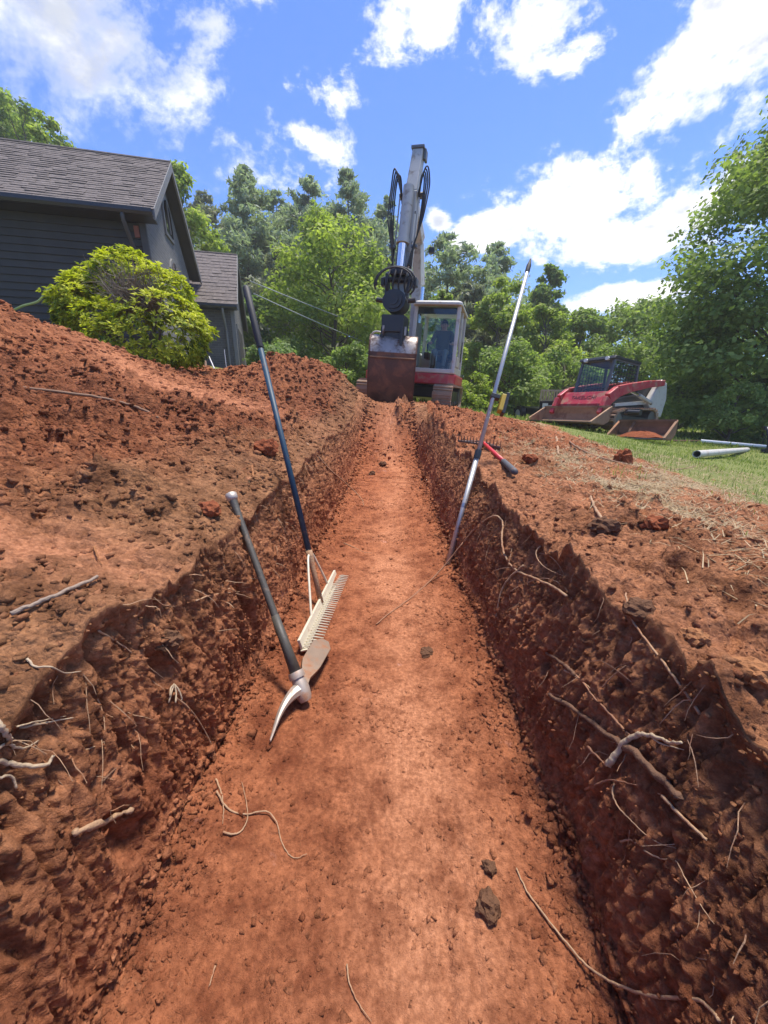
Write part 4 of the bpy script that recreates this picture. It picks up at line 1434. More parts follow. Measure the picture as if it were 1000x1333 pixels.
n = 46000
Xw = rng.uniform(-30, 17, n)
Yw = rng.uniform(41, 50, n)
crest = 16.6 + 2.2 * fbm(Xw * 0.35, Xw * 0 + 2.2, 3) * 2 - 5.0 * sstep(-3, 6, Xw) - 3.0 * sstep(8, 17, Xw) - 2.0 * sstep(-14, -24, Xw)
zw = crest * rng.random(n) ** 0.95 + 1.2
Pw = np.stack([Xw, Yw, zw], -1)
V, F, tn = leaf_quads(Pw, rng.normal(size=(n, 3)) + np.array([0, -.3, .6]), rng.uniform(.3, .7, n), rng.uniform(.12, .26, n), rng, 0.5 + 0.4 * fbm(Xw * .6, zw * .3, 3) + rng.normal(0, .15, n))
tag(np_mesh('far_pinewood', V, F, M['needle'], attrs={'tint': tn}), 'grey green pine wood massed on the slope behind the garage', 'woodland', kind='stuff')

# ------------------------------------------------------------------ rhododendron by the house
YS = 6.9
sc_ = YS / FPX
Pb = aty(180, 480, YS)
zb = min(zat(Pb.x, Pb.y), Pb.z)
shrub = thing('rhododendron_shrub', 'rounded yellow green rhododendron bush with a twiggy bare patch before the house', 'shrub', (Pb.x, Pb.y, zb))
rng = np.random.default_rng(601)
lobes = []
for (lx, ly, rx, rz, dy) in ((215, 430, 66, 50, -.25), (150, 440, 55, 48, -.1), (105, 400, 44, 42, .1), (165, 358, 46, 34, .25), (215, 385, 46, 36, .1), (248, 445, 32, 40, .0), (120, 372, 34, 28, .3), (175, 455, 60, 36, -.35), (85, 412, 22, 22, .1)):
    lx, ly, rx, rz = 172 + (lx - 172) * .86, 408 + (ly - 408) * .90, rx * .80, rz * .80
    c = aty(lx, ly, YS + dy) - Vector((Pb.x, Pb.y, zb))
    lobes.append((np.array(c), np.array([rx, rx * 0.95, rz]) * sc_))
bare = np.array(aty(166, 374, YS - 0.42) - Vector((Pb.x, Pb.y, zb)))
WP, WN = [], []
for i in range(7600):
    c, rr = lobes[rng.integers(len(lobes))]
    dv = rng.normal(size=3)
    dv /= np.linalg.norm(dv)
    p_ = c + dv * rr * (rng.uniform(0.86, 1.0) + 0.16 * math.sin(dv[0] * 7 + c[0] * 9) * math.cos(dv[2] * 6 + c[2] * 5) + (0.12 if rng.random() < 0.12 else 0))
    if any(np.sum(((p_ - c2) / r2) ** 2) < 0.70 for c2, r2 in lobes):
        continue
    if np.linalg.norm((p_ - bare) / np.array([.46, .6, .27])) < 1.0:
        continue
    if p_[2] < 0.05:
        continue
    WP.append(p_)
    WN.append(dv)
WP, WN = np.array(WP), np.array(WN)
nw = len(WP)
m_ = 7
V, F, T = [], [], []
for j in range(m_):
    an = 2 * np.pi * (j + rng.random(nw)) / m_
    up = WN * 0.8 + np.array([0, 0, 0.75])
    up /= np.linalg.norm(up, axis=1, keepdims=True)
    sx = np.cross(up, rng.normal(size=(nw, 3)))
    sx /= np.linalg.norm(sx, axis=1, keepdims=True)
    sy = np.cross(up, sx)
    out = sx * np.cos(an)[:, None] + sy * np.sin(an)[:, None] + up * rng.uniform(0.15, 0.9, nw)[:, None]
    out /= np.linalg.norm(out, axis=1, keepdims=True)
    sd_ = np.cross(out, up)
    sd_ /= np.maximum(np.linalg.norm(sd_, axis=1, keepdims=True), 1e-6)
    L = rng.uniform(0.05, 0.112, nw)[:, None]
    w_ = L * 0.30
    up2 = np.cross(sd_, out)
    vv = np.stack([WP, WP + out * L * .5 + sd_ * w_ * .5 + up2 * L * .08, WP + out * L - up2 * L * .10, WP + out * L * .5 - sd_ * w_ * .5 + up2 * L * .08], 1)
    V.append(vv.reshape(-1, 3))
    F.append(np.arange(4 * nw).reshape(nw, 4) + 4 * nw * j)
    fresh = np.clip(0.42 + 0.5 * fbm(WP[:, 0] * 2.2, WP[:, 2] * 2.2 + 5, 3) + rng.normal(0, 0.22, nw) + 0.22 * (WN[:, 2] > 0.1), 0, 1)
    T.append(np.repeat(fresh, 4))
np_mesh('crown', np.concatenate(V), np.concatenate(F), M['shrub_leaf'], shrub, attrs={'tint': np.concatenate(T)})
mb = MB()
for i in range(9):
    c, rr = lobes[i]
    limb(mb, (rng.normal() * .1, rng.normal() * .1, -0.1), tuple(c), 0.035, 0.012, rng, 0.08, 6, 6)
mb.build('stem', M['bark'], shrub, smooth=True)
mb = MB()
for i in range(230):
    b_ = bare + np.array([rng.normal() * .12, .28, -.28])
    e_ = bare + np.array([rng.uniform(-.52, .52), rng.uniform(-.45, .3), rng.uniform(-.12, .34)])
    limb(mb, b_, e_, 0.008, 0.0025, rng, 0.25, 4, 3)
mb.build('bare_twigs', simple_mat('grey_twigs', (0.20, 0.165, 0.125), 0.9, var=.3, scale=20), shrub)
# ------------------------------------------------------------------ excavator
EX, EY = 0.50, 10.4
ezx = zat(EX, EY)
exc = thing('excavator', 'white and red tracked excavator with its bucket lowered at the end of the trench', 'excavator', (EX, EY, 0.82), (0, R(4.0), R(-15)))


def stadium(L, H, n=10):
    r = H / 2
    pts = []
    for k in range(n + 1):
        a = -math.pi / 2 + math.pi * k / n
        pts.append((L / 2 - r + r * math.cos(a), r + r * math.sin(a)))
    for k in range(n + 1):
        a = math.pi / 2 + math.pi * k / n
        pts.append((-L / 2 + r + r * math.cos(a), r + r * math.sin(a)))
    return pts


def along(poly, n):
    P = [Vector((a, b)) for a, b in poly] + [Vector(poly[0])]
    seg = [(P[i + 1] - P[i]).length for i in range(len(P) - 1)]
    tot = sum(seg)
    out = []
    for k in range(n):
        s = tot * k / n
        i = 0
        while s > seg[i]:
            s -= seg[i]
            i += 1
        d = (P[i + 1] - P[i]).normalized()
        out.append((P[i] + d * s, d))
    return out


def track_belt(poly, w, n, pad, thick, mat_pad, parent, axis='y'):
    """belt loop with grouser pads; the loop lies in (y,z) or (x,z), width along the other axis"""
    mb = MB()
    inner = [(a * 0.93, 0.03 + (b - 0.0) * 0.90 + 0.01) for a, b in poly]
    n0 = len(poly)
    def P(p, u):
        return (u, p[0], p[1]) if axis == 'y' else (p[0], u, p[1])
    vs = [P(p, s * w / 2) for s in (-1, 1) for p in poly] + [P(p, s * w / 2) for s in (-1, 1) for p in inner]
    fs = []
    for i in range(n0):
        j = (i + 1) % n0
        fs += [(i, j, n0 + j, n0 + i), (2 * n0 + i, 3 * n0 + i, 3 * n0 + j, 2 * n0 + j), (i, 2 * n0 + i, 2 * n0 + j, j), (n0 + i, n0 + j, 3 * n0 + j, 3 * n0 + i)]
    mb.add(vs, fs)
    for c, d in along(poly, n):
        nrm = Vector((d.y, -d.x))
        p = c + nrm * (thick / 2)
        if axis == 'y':
            m = Matrix(((1, 0, 0), (0, d.x, nrm.x), (0, d.y, nrm.y)))
            mb.box((0, p.x, p.y), (w * 1.02, pad, thick), m)
            mb.box((0, p.x + nrm.x * thick * .8, p.y + nrm.y * thick * .8), (w * 1.02, pad * 0.22, thick * 1.2), m)
        else:
            m = Matrix(((d.x, 0, nrm.x), (0, 1, 0), (d.y, 0, nrm.y)))
            mb.box((p.x, 0, p.y), (pad, w * 1.02, thick), m)
            mb.box((p.x + nrm.x * thick * .8, 0, p.y + nrm.y * thick * .8), (pad * 0.3, w * 1.02, thick * 1.2), m)
    return mb.build('track', mat_pad, parent)


for sx in (-1, 1):
    tr = track_belt(stadium(2.75, 0.54), 0.43, 34, 0.135, 0.03, M['track'], exc)
    tr.location = (sx * 0.93 + 0.02, 0.15, 0.0)
    MB().box((0, 0, 0.30), (0.26, 2.0, 0.26)).build('track_frame', M['black'], tr, bevel=0.02)
    for yy in (-1.07, 1.07):
        MB().tube([(-0.16, yy, 0.30), (0.16, yy, 0.30)], 0.235, 18).build('idler' if yy < 0 else 'sprocket', M['steel_dark'], tr, smooth='auto')
    for yy in (-0.7, -0.25, 0.25, 0.7):
        MB().tube([(-0.14, yy, 0.12), (0.14, yy, 0.12)], 0.075, 12).build('roller', M['steel_dark'], tr, smooth='auto')
MB().box((0, 0.15, 0.38), (1.5, 1.3, 0.26)).tube([(0, 0.15, 0.45), (0, 0.15, 0.57)], 0.55, 24).build('undercarriage', M['black'], exc, bevel=0.02)
bl = MB()
bl.prism([(1.82, 0.05), (1.72, 0.25), (1.78, 0.52), (1.84, 0.52), (1.80, 0.25), (1.90, 0.05)], 0, -1.1, 1.1)
blade = bl.build('dozer_blade', M['white_paint'], exc)
for sx in (-0.45, 0.45):
    MB().bar((sx, 0.6, 0.36), (sx, 1.74, 0.28), 0.12, 0.14).build('push_arm', M['black'], blade)
# upper works
MB().prism([(-1.06, -0.72), (-0.90, -0.98), (1.02, -0.98), (1.17, -0.80), (1.17, 0.95), (0.85, 1.38), (-0.85, 1.38), (-1.06, 1.0)], 2, 0.56, 0.80).build('skirt', M['red_paint'], exc, bevel=0.03)
MB().prism([(-1.04, -0.40), (0.05, -0.40), (0.05, 0.62), (1.08, 0.62), (1.08, 0.92), (0.8, 1.34), (-0.8, 1.34), (-1.04, 0.95)], 2, 0.802, 1.35).build('engine_hood', M['white_paint'], exc, bevel=0.06, seg=3)
MB().prism([(-1.02, 0.75), (1.05, 0.75), (0.98, 1.12), (0.78, 1.45), (-0.78, 1.45), (-0.98, 1.12)], 2, 0.66, 1.28).build('counterweight', M['red_paint'], exc, bevel=0.08, seg=3)
MB().box((-0.62, -0.60, 0.93), (0.55, 0.36, 0.24)).build('tool_box', M['white_paint'], exc, bevel=0.03)
MB().tube(smooth_path([(-0.95, -0.75, 0.95), (-0.95, -0.78, 1.55), (-0.80, -0.78, 1.66), (-0.66, -0.76, 1.55), (-0.66, -0.74, 0.95)], 5), 0.02, 7).build('hand_rail', M['white_paint'], exc, smooth=True)

# cab
cx0, cx1, cy0, cy1, cz0, cz1 = 0.06, 1.14, -0.97, 0.58, 0.805, 2.28
cab = MB()
pil = [((cx0 + .04, cy0 + .04, cz0), (cx0 + .06, cy0 + .13, cz1 - .07)), ((cx1 - .04, cy0 + .04, cz0), (cx1 - .06, cy0 + .13, cz1 - .07)),
       ((cx0 + .04, cy1 - .04, cz0), (cx0 + .06, cy1 - .08, cz1 - .07)), ((cx1 - .04, cy1 - .04, cz0), (cx1 - .06, cy1 - .08, cz1 - .07))]
for p, q in pil:
    cab.bar(p, q, 0.085, 0.085, up=(0, 1, 0))
cab.bar((cx1 - .045, -0.12, cz0), (cx1 - .062, -0.16, cz1 - .07), 0.07, 0.10, up=(0, 1, 0))
cab.box(((cx0 + cx1) / 2, cy0 + .05, cz0 + .05), (cx1 - cx0 - .09, 0.09, 0.10))
cab.box(((cx0 + cx1) / 2, cy1 - .05, cz0 + .22), (cx1 - cx0 - .09, 0.08, 0.44))
for xx in (cx0 + .04, cx1 - .04):
    cab.box((xx, (cy0 + cy1) / 2, cz0 + .08), (0.075, cy1 - cy0 - .09, 0.16))
cabo = cab.build('cab_frame', M['white_paint'], exc, bevel=0.018)
rf = [(cx0 - .01, cy0 + .02), (cx0 + .05, cy0 - .05), (cx1 - .05, cy0 - .05), (cx1 + .01, cy0 + .02), (cx1 + .01, cy1 - .03), (cx1 - .05, cy1 + .03), (cx0 + .05, cy1 + .03), (cx0 - .01, cy1 - .03)]
rfi = [(a * .9 + .06, b * .9 - .02) for a, b in rf]
MB().loft([[(a, b, cz1 - .075) for a, b in rf], [(a, b, cz1 - .02) for a, b in rf], [(a, b, cz1 + .02) for a, b in rfi]]).build('roof', M['white_paint'], cabo, bevel=0.012)
fp = MB().add([(cx0 + .08, cy0 + .045, cz0 + .10), (cx1 - .08, cy0 + .045, cz0 + .10), (cx1 - .10, cy0 + .125, cz1 - .08), (cx0 + .10, cy0 + .125, cz1 - .08)], [(0, 1, 2, 3)])
fp.build('windscreen', M['glass'], cabo)
MB().add([(cx1 - .035, cy0 + .09, cz0 + .16), (cx1 - .035, -.17, cz0 + .16), (cx1 - .055, -.20, cz1 - .08), (cx1 - .055, cy0 + .17, cz1 - .08)], [(0, 1, 2, 3)]).build('door_pane', M['glass'], cabo)
MB().add([(cx1 - .035, -.07, cz0 + .5), (cx1 - .035, cy1 - .09, cz0 + .5), (cx1 - .055, cy1 - .13, cz1 - .08), (cx1 - .055, -.11, cz1 - .08)], [(0, 1, 2, 3)]).build('side_pane', M['glass'], cabo)
MB().add([(cx0 + .035, cy0 + .09, cz0 + .5), (cx0 + .035, cy1 - .09, cz0 + .5), (cx0 + .055, cy1 - .13, cz1 - .08), (cx0 + .055, cy0 + .17, cz1 - .08)], [(0, 1, 2, 3)]).build('side_pane', M['glass'], cabo)
MB().add([(cx0 + .09, cy1 - .05, cz0 + .44), (cx1 - .09, cy1 - .05, cz0 + .44), (cx1 - .11, cy1 - .09, cz1 - .08), (cx0 + .11, cy1 - .09, cz1 - .08)], [(0, 1, 2, 3)]).build('rear_pane', M['glass'], cabo)
MB().box((cx1 - .01, cy0 + .55, cz0 + .28), (0.03, 0.62, 0.22)).build('door_panel', M['white_paint'], cabo, bevel=.01)
MB().tube([(cx1 + .03, -.22, cz0 + .30), (cx1 + .03, -.24, cz0 + .75)], 0.014, 6).build('door_handle', M['black'], cabo)
MB().box(((cx0 + cx1) / 2, cy0 + .16, cz1 - .16), (cx1 - cx0 - .16, 0.05, 0.13)).build('sun_visor', M['black'], cabo)
# seat, consoles and levers
seat = MB().box((0.66, 0.12, 1.32), (0.46, 0.46, 0.14)).box((0.66, 0.36, 1.66), (0.44, 0.12, 0.62), (R(-8), 0, 0)).build('seat', M['rubber'], exc, bevel=0.04)
MB().box((0.66, 0.12, 1.10), (0.40, 0.40, 0.30)).build('seat_base', M['black'], exc, bevel=.02)
for sx in (-0.33, 0.33):
    cns = MB().box((0.66 + sx, -0.05, 1.36), (0.13, 0.42, 0.16)).build('console', M['black'], exc, bevel=.02)
    MB().tube([(0.66 + sx, -0.20, 1.43), (0.66 + sx * .98, -0.25, 1.62)], [0.014, 0.022], 7).build('joystick', M['rubber'], cns)
for sx in (-0.07, 0.07):
    MB().tube([(0.58 + sx, -0.72, 0.97), (0.58 + sx, -0.62, 1.42)], 0.013, 6).build('travel_lever', M['steel'], exc)
MB().box((0.61, -0.70, 1.0), (0.5, 0.3, 0.04)).build('foot_plate', M['black'], exc)

for o_ in list(exc.children):
    if o_.name.split('.')[0] in ('seat', 'seat_base', 'console', 'travel_lever', 'foot_plate'):
        o_.location.z -= 0.13
# boom, stick, cylinder, linkage
AX = -0.04
bm_ = MB()
prof = [(-0.62, 0.88, .30), (-0.50, 1.9, .42), (-0.42, 3.0, .46), (-0.75, 3.95, .40), (-1.42, 4.62, .26)]
for i in range(len(prof) - 1):
    (y0, z0, w0), (y1, z1, w1) = prof[i], prof[i + 1]
    bm_.bar((AX + .08, y0, z0), (AX + .08 - .02 * i, y1, z1), 0.19, w0, up=(0, 1, 0.3), h2=w1)
boom = bm_.build('boom', M['grey_paint'], exc, bevel=0.02)
MB().tube([(AX + .22, -0.70, 0.98), (AX + .22, -0.70, 2.0)], 0.07, 14).build('boom_cylinder', M['grey_paint'], boom, smooth='auto')
MB().tube([(AX + .22, -0.70, 2.0), (AX + .22, -0.66, 2.9)], 0.042, 12).build('chrome_rod', M['chrome'], boom, smooth='auto')
MB().box((AX + .42, -1.05, 3.62), (0.12, 0.10, 0.14), (0, 0, R(10))).build('work_lamp', M['black'], boom, bevel=.015)
stk = MB()
s0, s1, s2, s3 = Vector((AX, -1.78, 2.15)), Vector((AX, -1.62, 3.3)), Vector((AX + .01, -1.42, 4.7)), Vector((AX + .02, -1.22, 5.95))
stk.bar(s0, s1, 0.25, 0.30, up=(0, 1, 0), w2=0.28, h2=.36).bar(s1, s2, 0.28, 0.36, up=(0, 1, 0), w2=0.25, h2=.36).bar(s2, s3, 0.23, 0.34, up=(0, 1, 0), w2=0.21, h2=.20)
stick = stk.build('stick', M['grey_paint'], exc, bevel=0.02)
MB().tube([(AX - .24, -1.42, 4.68), (AX + .26, -1.42, 4.68)], 0.085, 14).build('stick_pin', M['steel_dark'], stick, smooth='auto')
MB().box((AX + .02, -1.22, 5.99), (0.26, 0.24, 0.07)).box((AX + .16, -1.2, 5.85), (0.05, 0.16, 0.24)).build('stick_end', M['steel_dark'], stick, bevel=.01)
cyl = MB().tube([(AX, -1.70, 4.75), (AX, -1.86, 3.52)], 0.105, 18).tube([(AX, -1.862, 3.56), (AX, -1.872, 3.46)], 0.125, 18).build('bucket_cylinder', M['grey_paint'], stick, smooth='auto')
MB().tube([(AX, -1.88, 3.47), (AX, -1.94, 2.92)], 0.085, 16).build('chrome_rod', M['chrome'], stick, smooth='auto')
lk = MB()
lk.box((AX, -1.95, 2.84), (0.34, 0.20, 0.14)).tube([(AX - .34, -1.92, 2.70), (AX + .34, -1.92, 2.70)], 0.07, 12)
for sx in (-1, 1):
    lk.bar((AX + sx * .24, -1.95, 2.80), (AX + sx * .20, -2.06, 2.25), 0.06, 0.15, up=(0, 1, 0))
    lk.bar((AX + sx * .27, -1.72, 2.55), (AX + sx * .25, -1.95, 2.85), 0.05, 0.12, up=(0, 1, 0))
    lk.box((AX + sx * .33, -1.90, 2.64), (0.07, 0.2, 0.18))
link = lk.build('linkage', M['black'], exc, bevel=.015)
rot = MB().tube([(AX, -2.24, 2.18), (AX, -1.86, 2.16)], 0.235, 24).tube([(AX, -2.28, 2.18), (AX, -2.235, 2.18)], 0.17, 20).tube([(AX, -2.30, 2.18), (AX, -2.27, 2.18)], 0.10, 14).build('rotator', M['black'], exc, smooth='auto')
for sx in (-1, 1):
    MB().tube([(AX + sx * .25, -2.08, 2.20), (AX + sx * .40, -2.08, 2.22)], 0.055, 10).build('rotator_motor', M['black'], rot, smooth='auto')
cp = MB().box((AX, -2.02, 1.72), (0.46, 0.42, 0.36)).box((AX - .20, -2.0, 1.45), (0.06, 0.5, 0.40)).box((AX + .20, -2.0, 1.45), (0.06, 0.5, 0.40)).box((AX, -2.0, 1.48), (0.36, 0.36, 0.30)).tube([(AX - .30, -2.05, 1.38), (AX + .30, -2.05, 1.38)], 0.05, 10)
cp.build('quick_coupler', M['black'], exc, bevel=.02)
# hydraulic hoses
for sx in (-1, 1):
    for k in range(4):
        o_ = 0.036 * k
        pts = [(AX + sx * .17, -1.50 - o_, 4.45 + .06 * k), (AX + sx * (.19 + o_ * .8), -1.58 - o_, 4.95 + .07 * k), (AX + sx * (.23 + o_ * 1.0), -1.60 - .5 * o_, 5.12 + .03 * k), (AX + sx * (.27 + o_ * 1.0), -1.62, 4.92 - .05 * k),
               (AX + sx * (.275 + o_ * .75), -1.68 - o_, 4.35 - .08 * k), (AX + sx * (.25 + o_ * .45), -1.74 - o_, 3.75), (AX + sx * (.20 + .2 * o_), -1.78 - o_, 3.42), (AX + sx * (.20 - o_ * .5), -1.86 - o_, 2.95)]
        MB().tube(smooth_path(pts, 6), 0.0145, 7).build('hydraulic_hose', M['rubber'], stick, smooth=True)
    MB().box((AX + sx * .22, -1.80, 3.42), (0.12, 0.10, 0.07)).build('hose_clamp', M['steel_dark'], stick, bevel=.01)
    MB().tube([(AX + sx * .19, -1.62, 4.5), (AX + sx * .19, -1.80, 3.0)], .014, 6).build('steel_line', M['grey_paint'], stick)
for z_ in (3.0, 3.9, 4.55):
    MB().box((AX, -1.83 + (z_ - 3.0) * .13, z_ - .35), (0.31, 0.02, 0.05)).build('cylinder_band', M['steel_dark'], stick)
for k, (rx, rz) in enumerate(((.41, .42), (.36, .38))):
    pts = [(AX + rx * math.cos(a), -2.24 - .05 * k, 2.52 + rz * math.sin(a) * .85) for a in np.linspace(R(200 - 10 * k), R(-40), 16)]
    MB().tube(pts, 0.019, 7).build('hydraulic_hose', M['rubber'], rot, smooth=True)
for k in range(4):
    x_ = AX - .18 + .12 * k
    MB().tube(smooth_path([(x_, -1.98, 2.95), (x_ + .02, -2.14, 2.74), (x_ - .01, -2.16, 2.52), (x_, -2.1, 2.38)], 5), 0.018, 6).build('hydraulic_hose', M['rubber'], rot, smooth=True)

def fold_z(o):
    """bring the raised arm down to the working height"""
    for v in o.data.vertices:
        v.co.z = float(np.interp(v.co.z, [0.5, 1.45, 2.0, 2.2, 2.9, 3.43, 4.5, 5.8, 6.1], [0.5, 1.39, 1.87, 2.05, 2.62, 3.06, 3.92, 4.72, 4.95]))
    for ch in o.children:
        fold_z(ch)


for o_ in list(exc.children):
    if o_.name.split('.')[0] in ('boom', 'stick', 'linkage', 'rotator', 'quick_coupler'):
        fold_z(o_)

# bucket: its curved back faces the trench
bw = 0.47
prof = [(-1.92, 1.44), (-2.12, 1.42), (-2.26, 1.30), (-2.335, 1.08), (-2.35, 0.80), (-2.31, 0.50), (-2.22, 0.22), (-2.08, -0.02), (-1.9, -0.14)]


def shell(pr, x0, x1, t=0.03):
    mb = MB()
    n_ = len(pr)
    inn = []
    for i, p in enumerate(pr):
        a = Vector(pr[max(i - 1, 0)])
        b = Vector(pr[min(i + 1, n_ - 1)])
        d_ = (b - a).normalized()
        inn.append((p[0] - d_.y * t, p[1] + d_.x * t))
    vs = [(x, *p) for x in (x0, x1) for p in pr] + [(x, *p) for x in (x0, x1) for p in inn]
    fs = []
    for i in range(n_ - 1):
        fs += [(i, i + 1, n_ + i + 1, n_ + i), (2 * n_ + i, 3 * n_ + i, 3 * n_ + i + 1, 2 * n_ + i + 1), (i, 2 * n_ + i, 2 * n_ + i + 1, i + 1), (n_ + i, n_ + i + 1, 3 * n_ + i + 1, 3 * n_ + i)]
    fs += [(0, n_, 3 * n_, 2 * n_), (n_ - 1, 3 * n_ - 1, 4 * n_ - 1, 2 * n_ - 1)]
    return mb.add(vs, fs)


bk = shell(prof[3:], AX - bw, AX + bw).build('bucket', M['bucket_clay'], exc, smooth='auto')
shell(prof[:4], AX - bw, AX + bw).build('top_plate', M['bucket_worn_sky'], bk, smooth='auto')
for sx in (-1, 1):
    side = [(-1.45, 1.30), (-1.92, 1.43)] + prof[1:] + [(-1.5, -0.12), (-1.42, 0.5)]
    MB().prism(side, 0, AX + sx * bw - .016, AX + sx * bw + .016).build('side_plate', M['bucket_clay'], bk)
    MB().box((AX + sx * .22, -1.98, 1.50), (0.04, 0.46, 0.16)).build('hanger_ear', M['bucket_worn_sky'], bk)
MB().tube([(AX - bw + .02, -2.365, 0.98), (AX + bw - .02, -2.365, 0.98)], 0.016, 6).build('wear_bar', M['rust'], bk)
for k in range(5):
    x_ = AX - .40 + .20 * k
    MB().prism([(-1.92, -0.18), (-1.92, -0.10), (-1.70, -0.30), (-1.74, -0.32)], 0, x_ - .045, x_ + .045).build('tooth', M['steel_dark'], bk)


def swing(o):
    """the tilt rotator has turned the bucket square to the trench"""
    m_ = Matrix.Translation((AX, -2.02, 0)) @ Matrix.Rotation(R(13), 4, 'Z') @ Matrix.Translation((-AX, 2.02, 0))
    o.data.transform(m_)
    for ch in o.children:
        swing(ch)


swing(bk)
# ------------------------------------------------------------------ operator
def person():
    pts = {'pel': (0, 0, 0), 'sp': (0, .03, .20), 'ch': (0, .02, .40), 'nk': (0, .0, .53), 'hd': (0, -.015, .62), 'hd2': (0, -.01, .74),
           'sl': (-.19, 0, .47), 'el': (-.27, -.10, .24), 'wl': (-.27, -.33, .20), 'sr': (.19, 0, .47), 'er': (.27, -.10, .24), 'wr': (.27, -.33, .20),
           'hl': (-.10, -.02, -.01), 'kl': (-.14, -.44, .03), 'al': (-.13, -.52, -.36), 'fl': (-.14, -.68, -.40),
           'hr': (.10, -.02, -.01), 'kr': (.14, -.44, .03), 'ar': (.13, -.52, -.36), 'fr': (.14, -.68, -.40)}
    rad = {'pel': (.15, .12), 'sp': (.145, .105), 'ch': (.16, .115), 'nk': (.055, .055), 'hd': (.078, .09), 'hd2': (.062, .075), 'sl': (.07, .07), 'el': (.05, .05), 'wl': (.034, .034), 'sr': (.07, .07), 'er': (.05, .05), 'wr': (.034, .034),
           'hl': (.095, .095), 'kl': (.065, .065), 'al': (.045, .045), 'fl': (.04, .035), 'hr': (.095, .095), 'kr': (.065, .065), 'ar': (.045, .045), 'fr': (.04, .035)}
    ed = [('pel', 'sp'), ('sp', 'ch'), ('ch', 'nk'), ('nk', 'hd'), ('hd', 'hd2'), ('ch', 'sl'), ('sl', 'el'), ('el', 'wl'), ('ch', 'sr'), ('sr', 'er'), ('er', 'wr'), ('pel', 'hl'), ('hl', 'kl'), ('kl', 'al'), ('al', 'fl'), ('pel', 'hr'), ('hr', 'kr'), ('kr', 'ar'), ('ar', 'fr')]
    names = list(pts)
    V = [pts[k] for k in names]
    Rd = [rad[k] for k in names]
    E_ = [(names.index(a), names.index(b)) for a, b in ed]
    # fingers: short chains rooted in the wrist, closed over the levers
    for s, w in ((-1, 'wl'), (1, 'wr')):
        base = Vector(pts[w])
        pi_ = len(V)
        V.append(tuple(base + Vector((0, -.07, -.005))))
        Rd.append((.036, .018))
        E_.append((names.index(w), pi_))
        for j, ln in enumerate((.034, .040, .038, .030)):
            x_ = (-.027 + .018 * j)
            a = base + Vector((x_, -.085, .005))
            b = a + Vector((0, -ln, -.012))
            c = b + Vector((0, .004, -ln * .8))
            i0 = len(V)
            V += [tuple(a), tuple(b), tuple(c)]
            Rd += [(.0095, .0095), (.009, .009), (.008, .008)]
            E_ += [(pi_, i0), (i0, i0 + 1), (i0 + 1, i0 + 2)]
        a = base + Vector((-s * .034, -.045, .0))
        b = a + Vector((-s * .014, -.035, -.008))
        i0 = len(V)
        V += [tuple(a), tuple(b)]
        Rd += [(.010, .010), (.009, .009)]
        E_ += [(pi_, i0), (i0, i0 + 1)]
    me = bpy.data.meshes.new('person')
    me.from_pydata(V, E_, [])
    o = bpy.data.objects.new('person', me)
    COL.objects.link(o)
    sk = o.modifiers.new('skin', 'SKIN')
    sk.use_smooth_shade = True
    for i, r_ in enumerate(Rd):
        me.skin_vertices[0].data[i].radius = r_
    me.skin_vertices[0].data[0].use_root = True
    o.modifiers.new('subdivision', 'SUBSURF').levels = 2
    o.modifiers['subdivision'].render_levels = 2
    # one body, clothed: skin above the collar and past the sleeves, olive shirt, grey trousers
    m, nt, b = new_mat('clothed_body')
    co = nt.node('ShaderNodeTexCoord').outputs['Object']
    sp = nt.node('ShaderNodeSeparateXYZ')
    nt.l.new(co, sp.inputs[0])
    y_, z_ = sp.outputs[1], sp.outputs[2]
    shirt = nt.mix(nt.noise(co, 9, 3, .6), (0.060, 0.062, 0.050), (0.095, 0.095, 0.075))
    trouser = nt.mix(nt.noise(co, 9, 3, .6), (0.13, 0.125, 0.12), (0.21, 0.20, 0.19))
    skin = (0.42, 0.24, 0.17, 1)
    low = nt.math('LESS_THAN', z_, 0.075)
    c = nt.mix(low, shirt, trouser)
    c = nt.mix(nt.math('GREATER_THAN', z_, 0.525), c, skin)
    hand = nt.math('MULTIPLY', nt.math('LESS_THAN', y_, -0.20), nt.math('GREATER_THAN', z_, 0.12))
    c = nt.mix(hand, c, skin)
    c = nt.mix(nt.math('LESS_THAN', z_, -0.31), c, (0.05, 0.035, 0.025, 1))
    nt.put(b.inputs['Base Color'], c)
    b.inputs['Roughness'].default_value = 0.8
    me.materials.append(m)
    return o


op = tag(person(), 'person in an olive shirt sitting at the controls inside the excavator cab', 'person')
op.matrix_world = Matrix.LocRotScale(exc.location, exc.rotation_euler, None) @ Matrix.Translation((0.66, 0.08, 1.31))
hair = MB()
lp = []
for k in range(7):
    t = k / 6
    rr_ = 0.088 * math.cos(t * math.pi / 2 * .97) + .004
    zz = 0.665 + 0.115 * math.sin(t * math.pi / 2)
    lp.append([(rr_ * .92 * math.cos(a), 0.008 + rr_ * 1.08 * math.sin(a) - (0.0), zz + (0.03 if math.sin(a) < -.3 and k < 3 else -0.03 if math.sin(a) > .2 and k == 0 else 0)) for a in np.linspace(0, 2 * math.pi, 14, endpoint=False)])
hair.loft(lp)
hr = hair.build('hair', simple_mat('dark_hair', (0.018, 0.014, 0.012), 0.7), op, smooth=True)
MB().box((-.032, -.108, .668), (.03, .012, .014)).box((.032, -.108, .668), (.03, .012, .014)).box((0, -.112, .672), (.09, .008, .006)).build('glasses', M['black'], op)
MB().prism([(-.014, .61), (.014, .61), (.006, .66), (-.006, .66)], 1, -.128, -.095).build('nose', simple_mat('face_skin', (0.42, 0.24, 0.17), .7), op)
MB().box((0, -.104, .592), (.042, .008, .010)).build('mouth', simple_mat('lips', (0.30, 0.12, 0.10), .7), op)
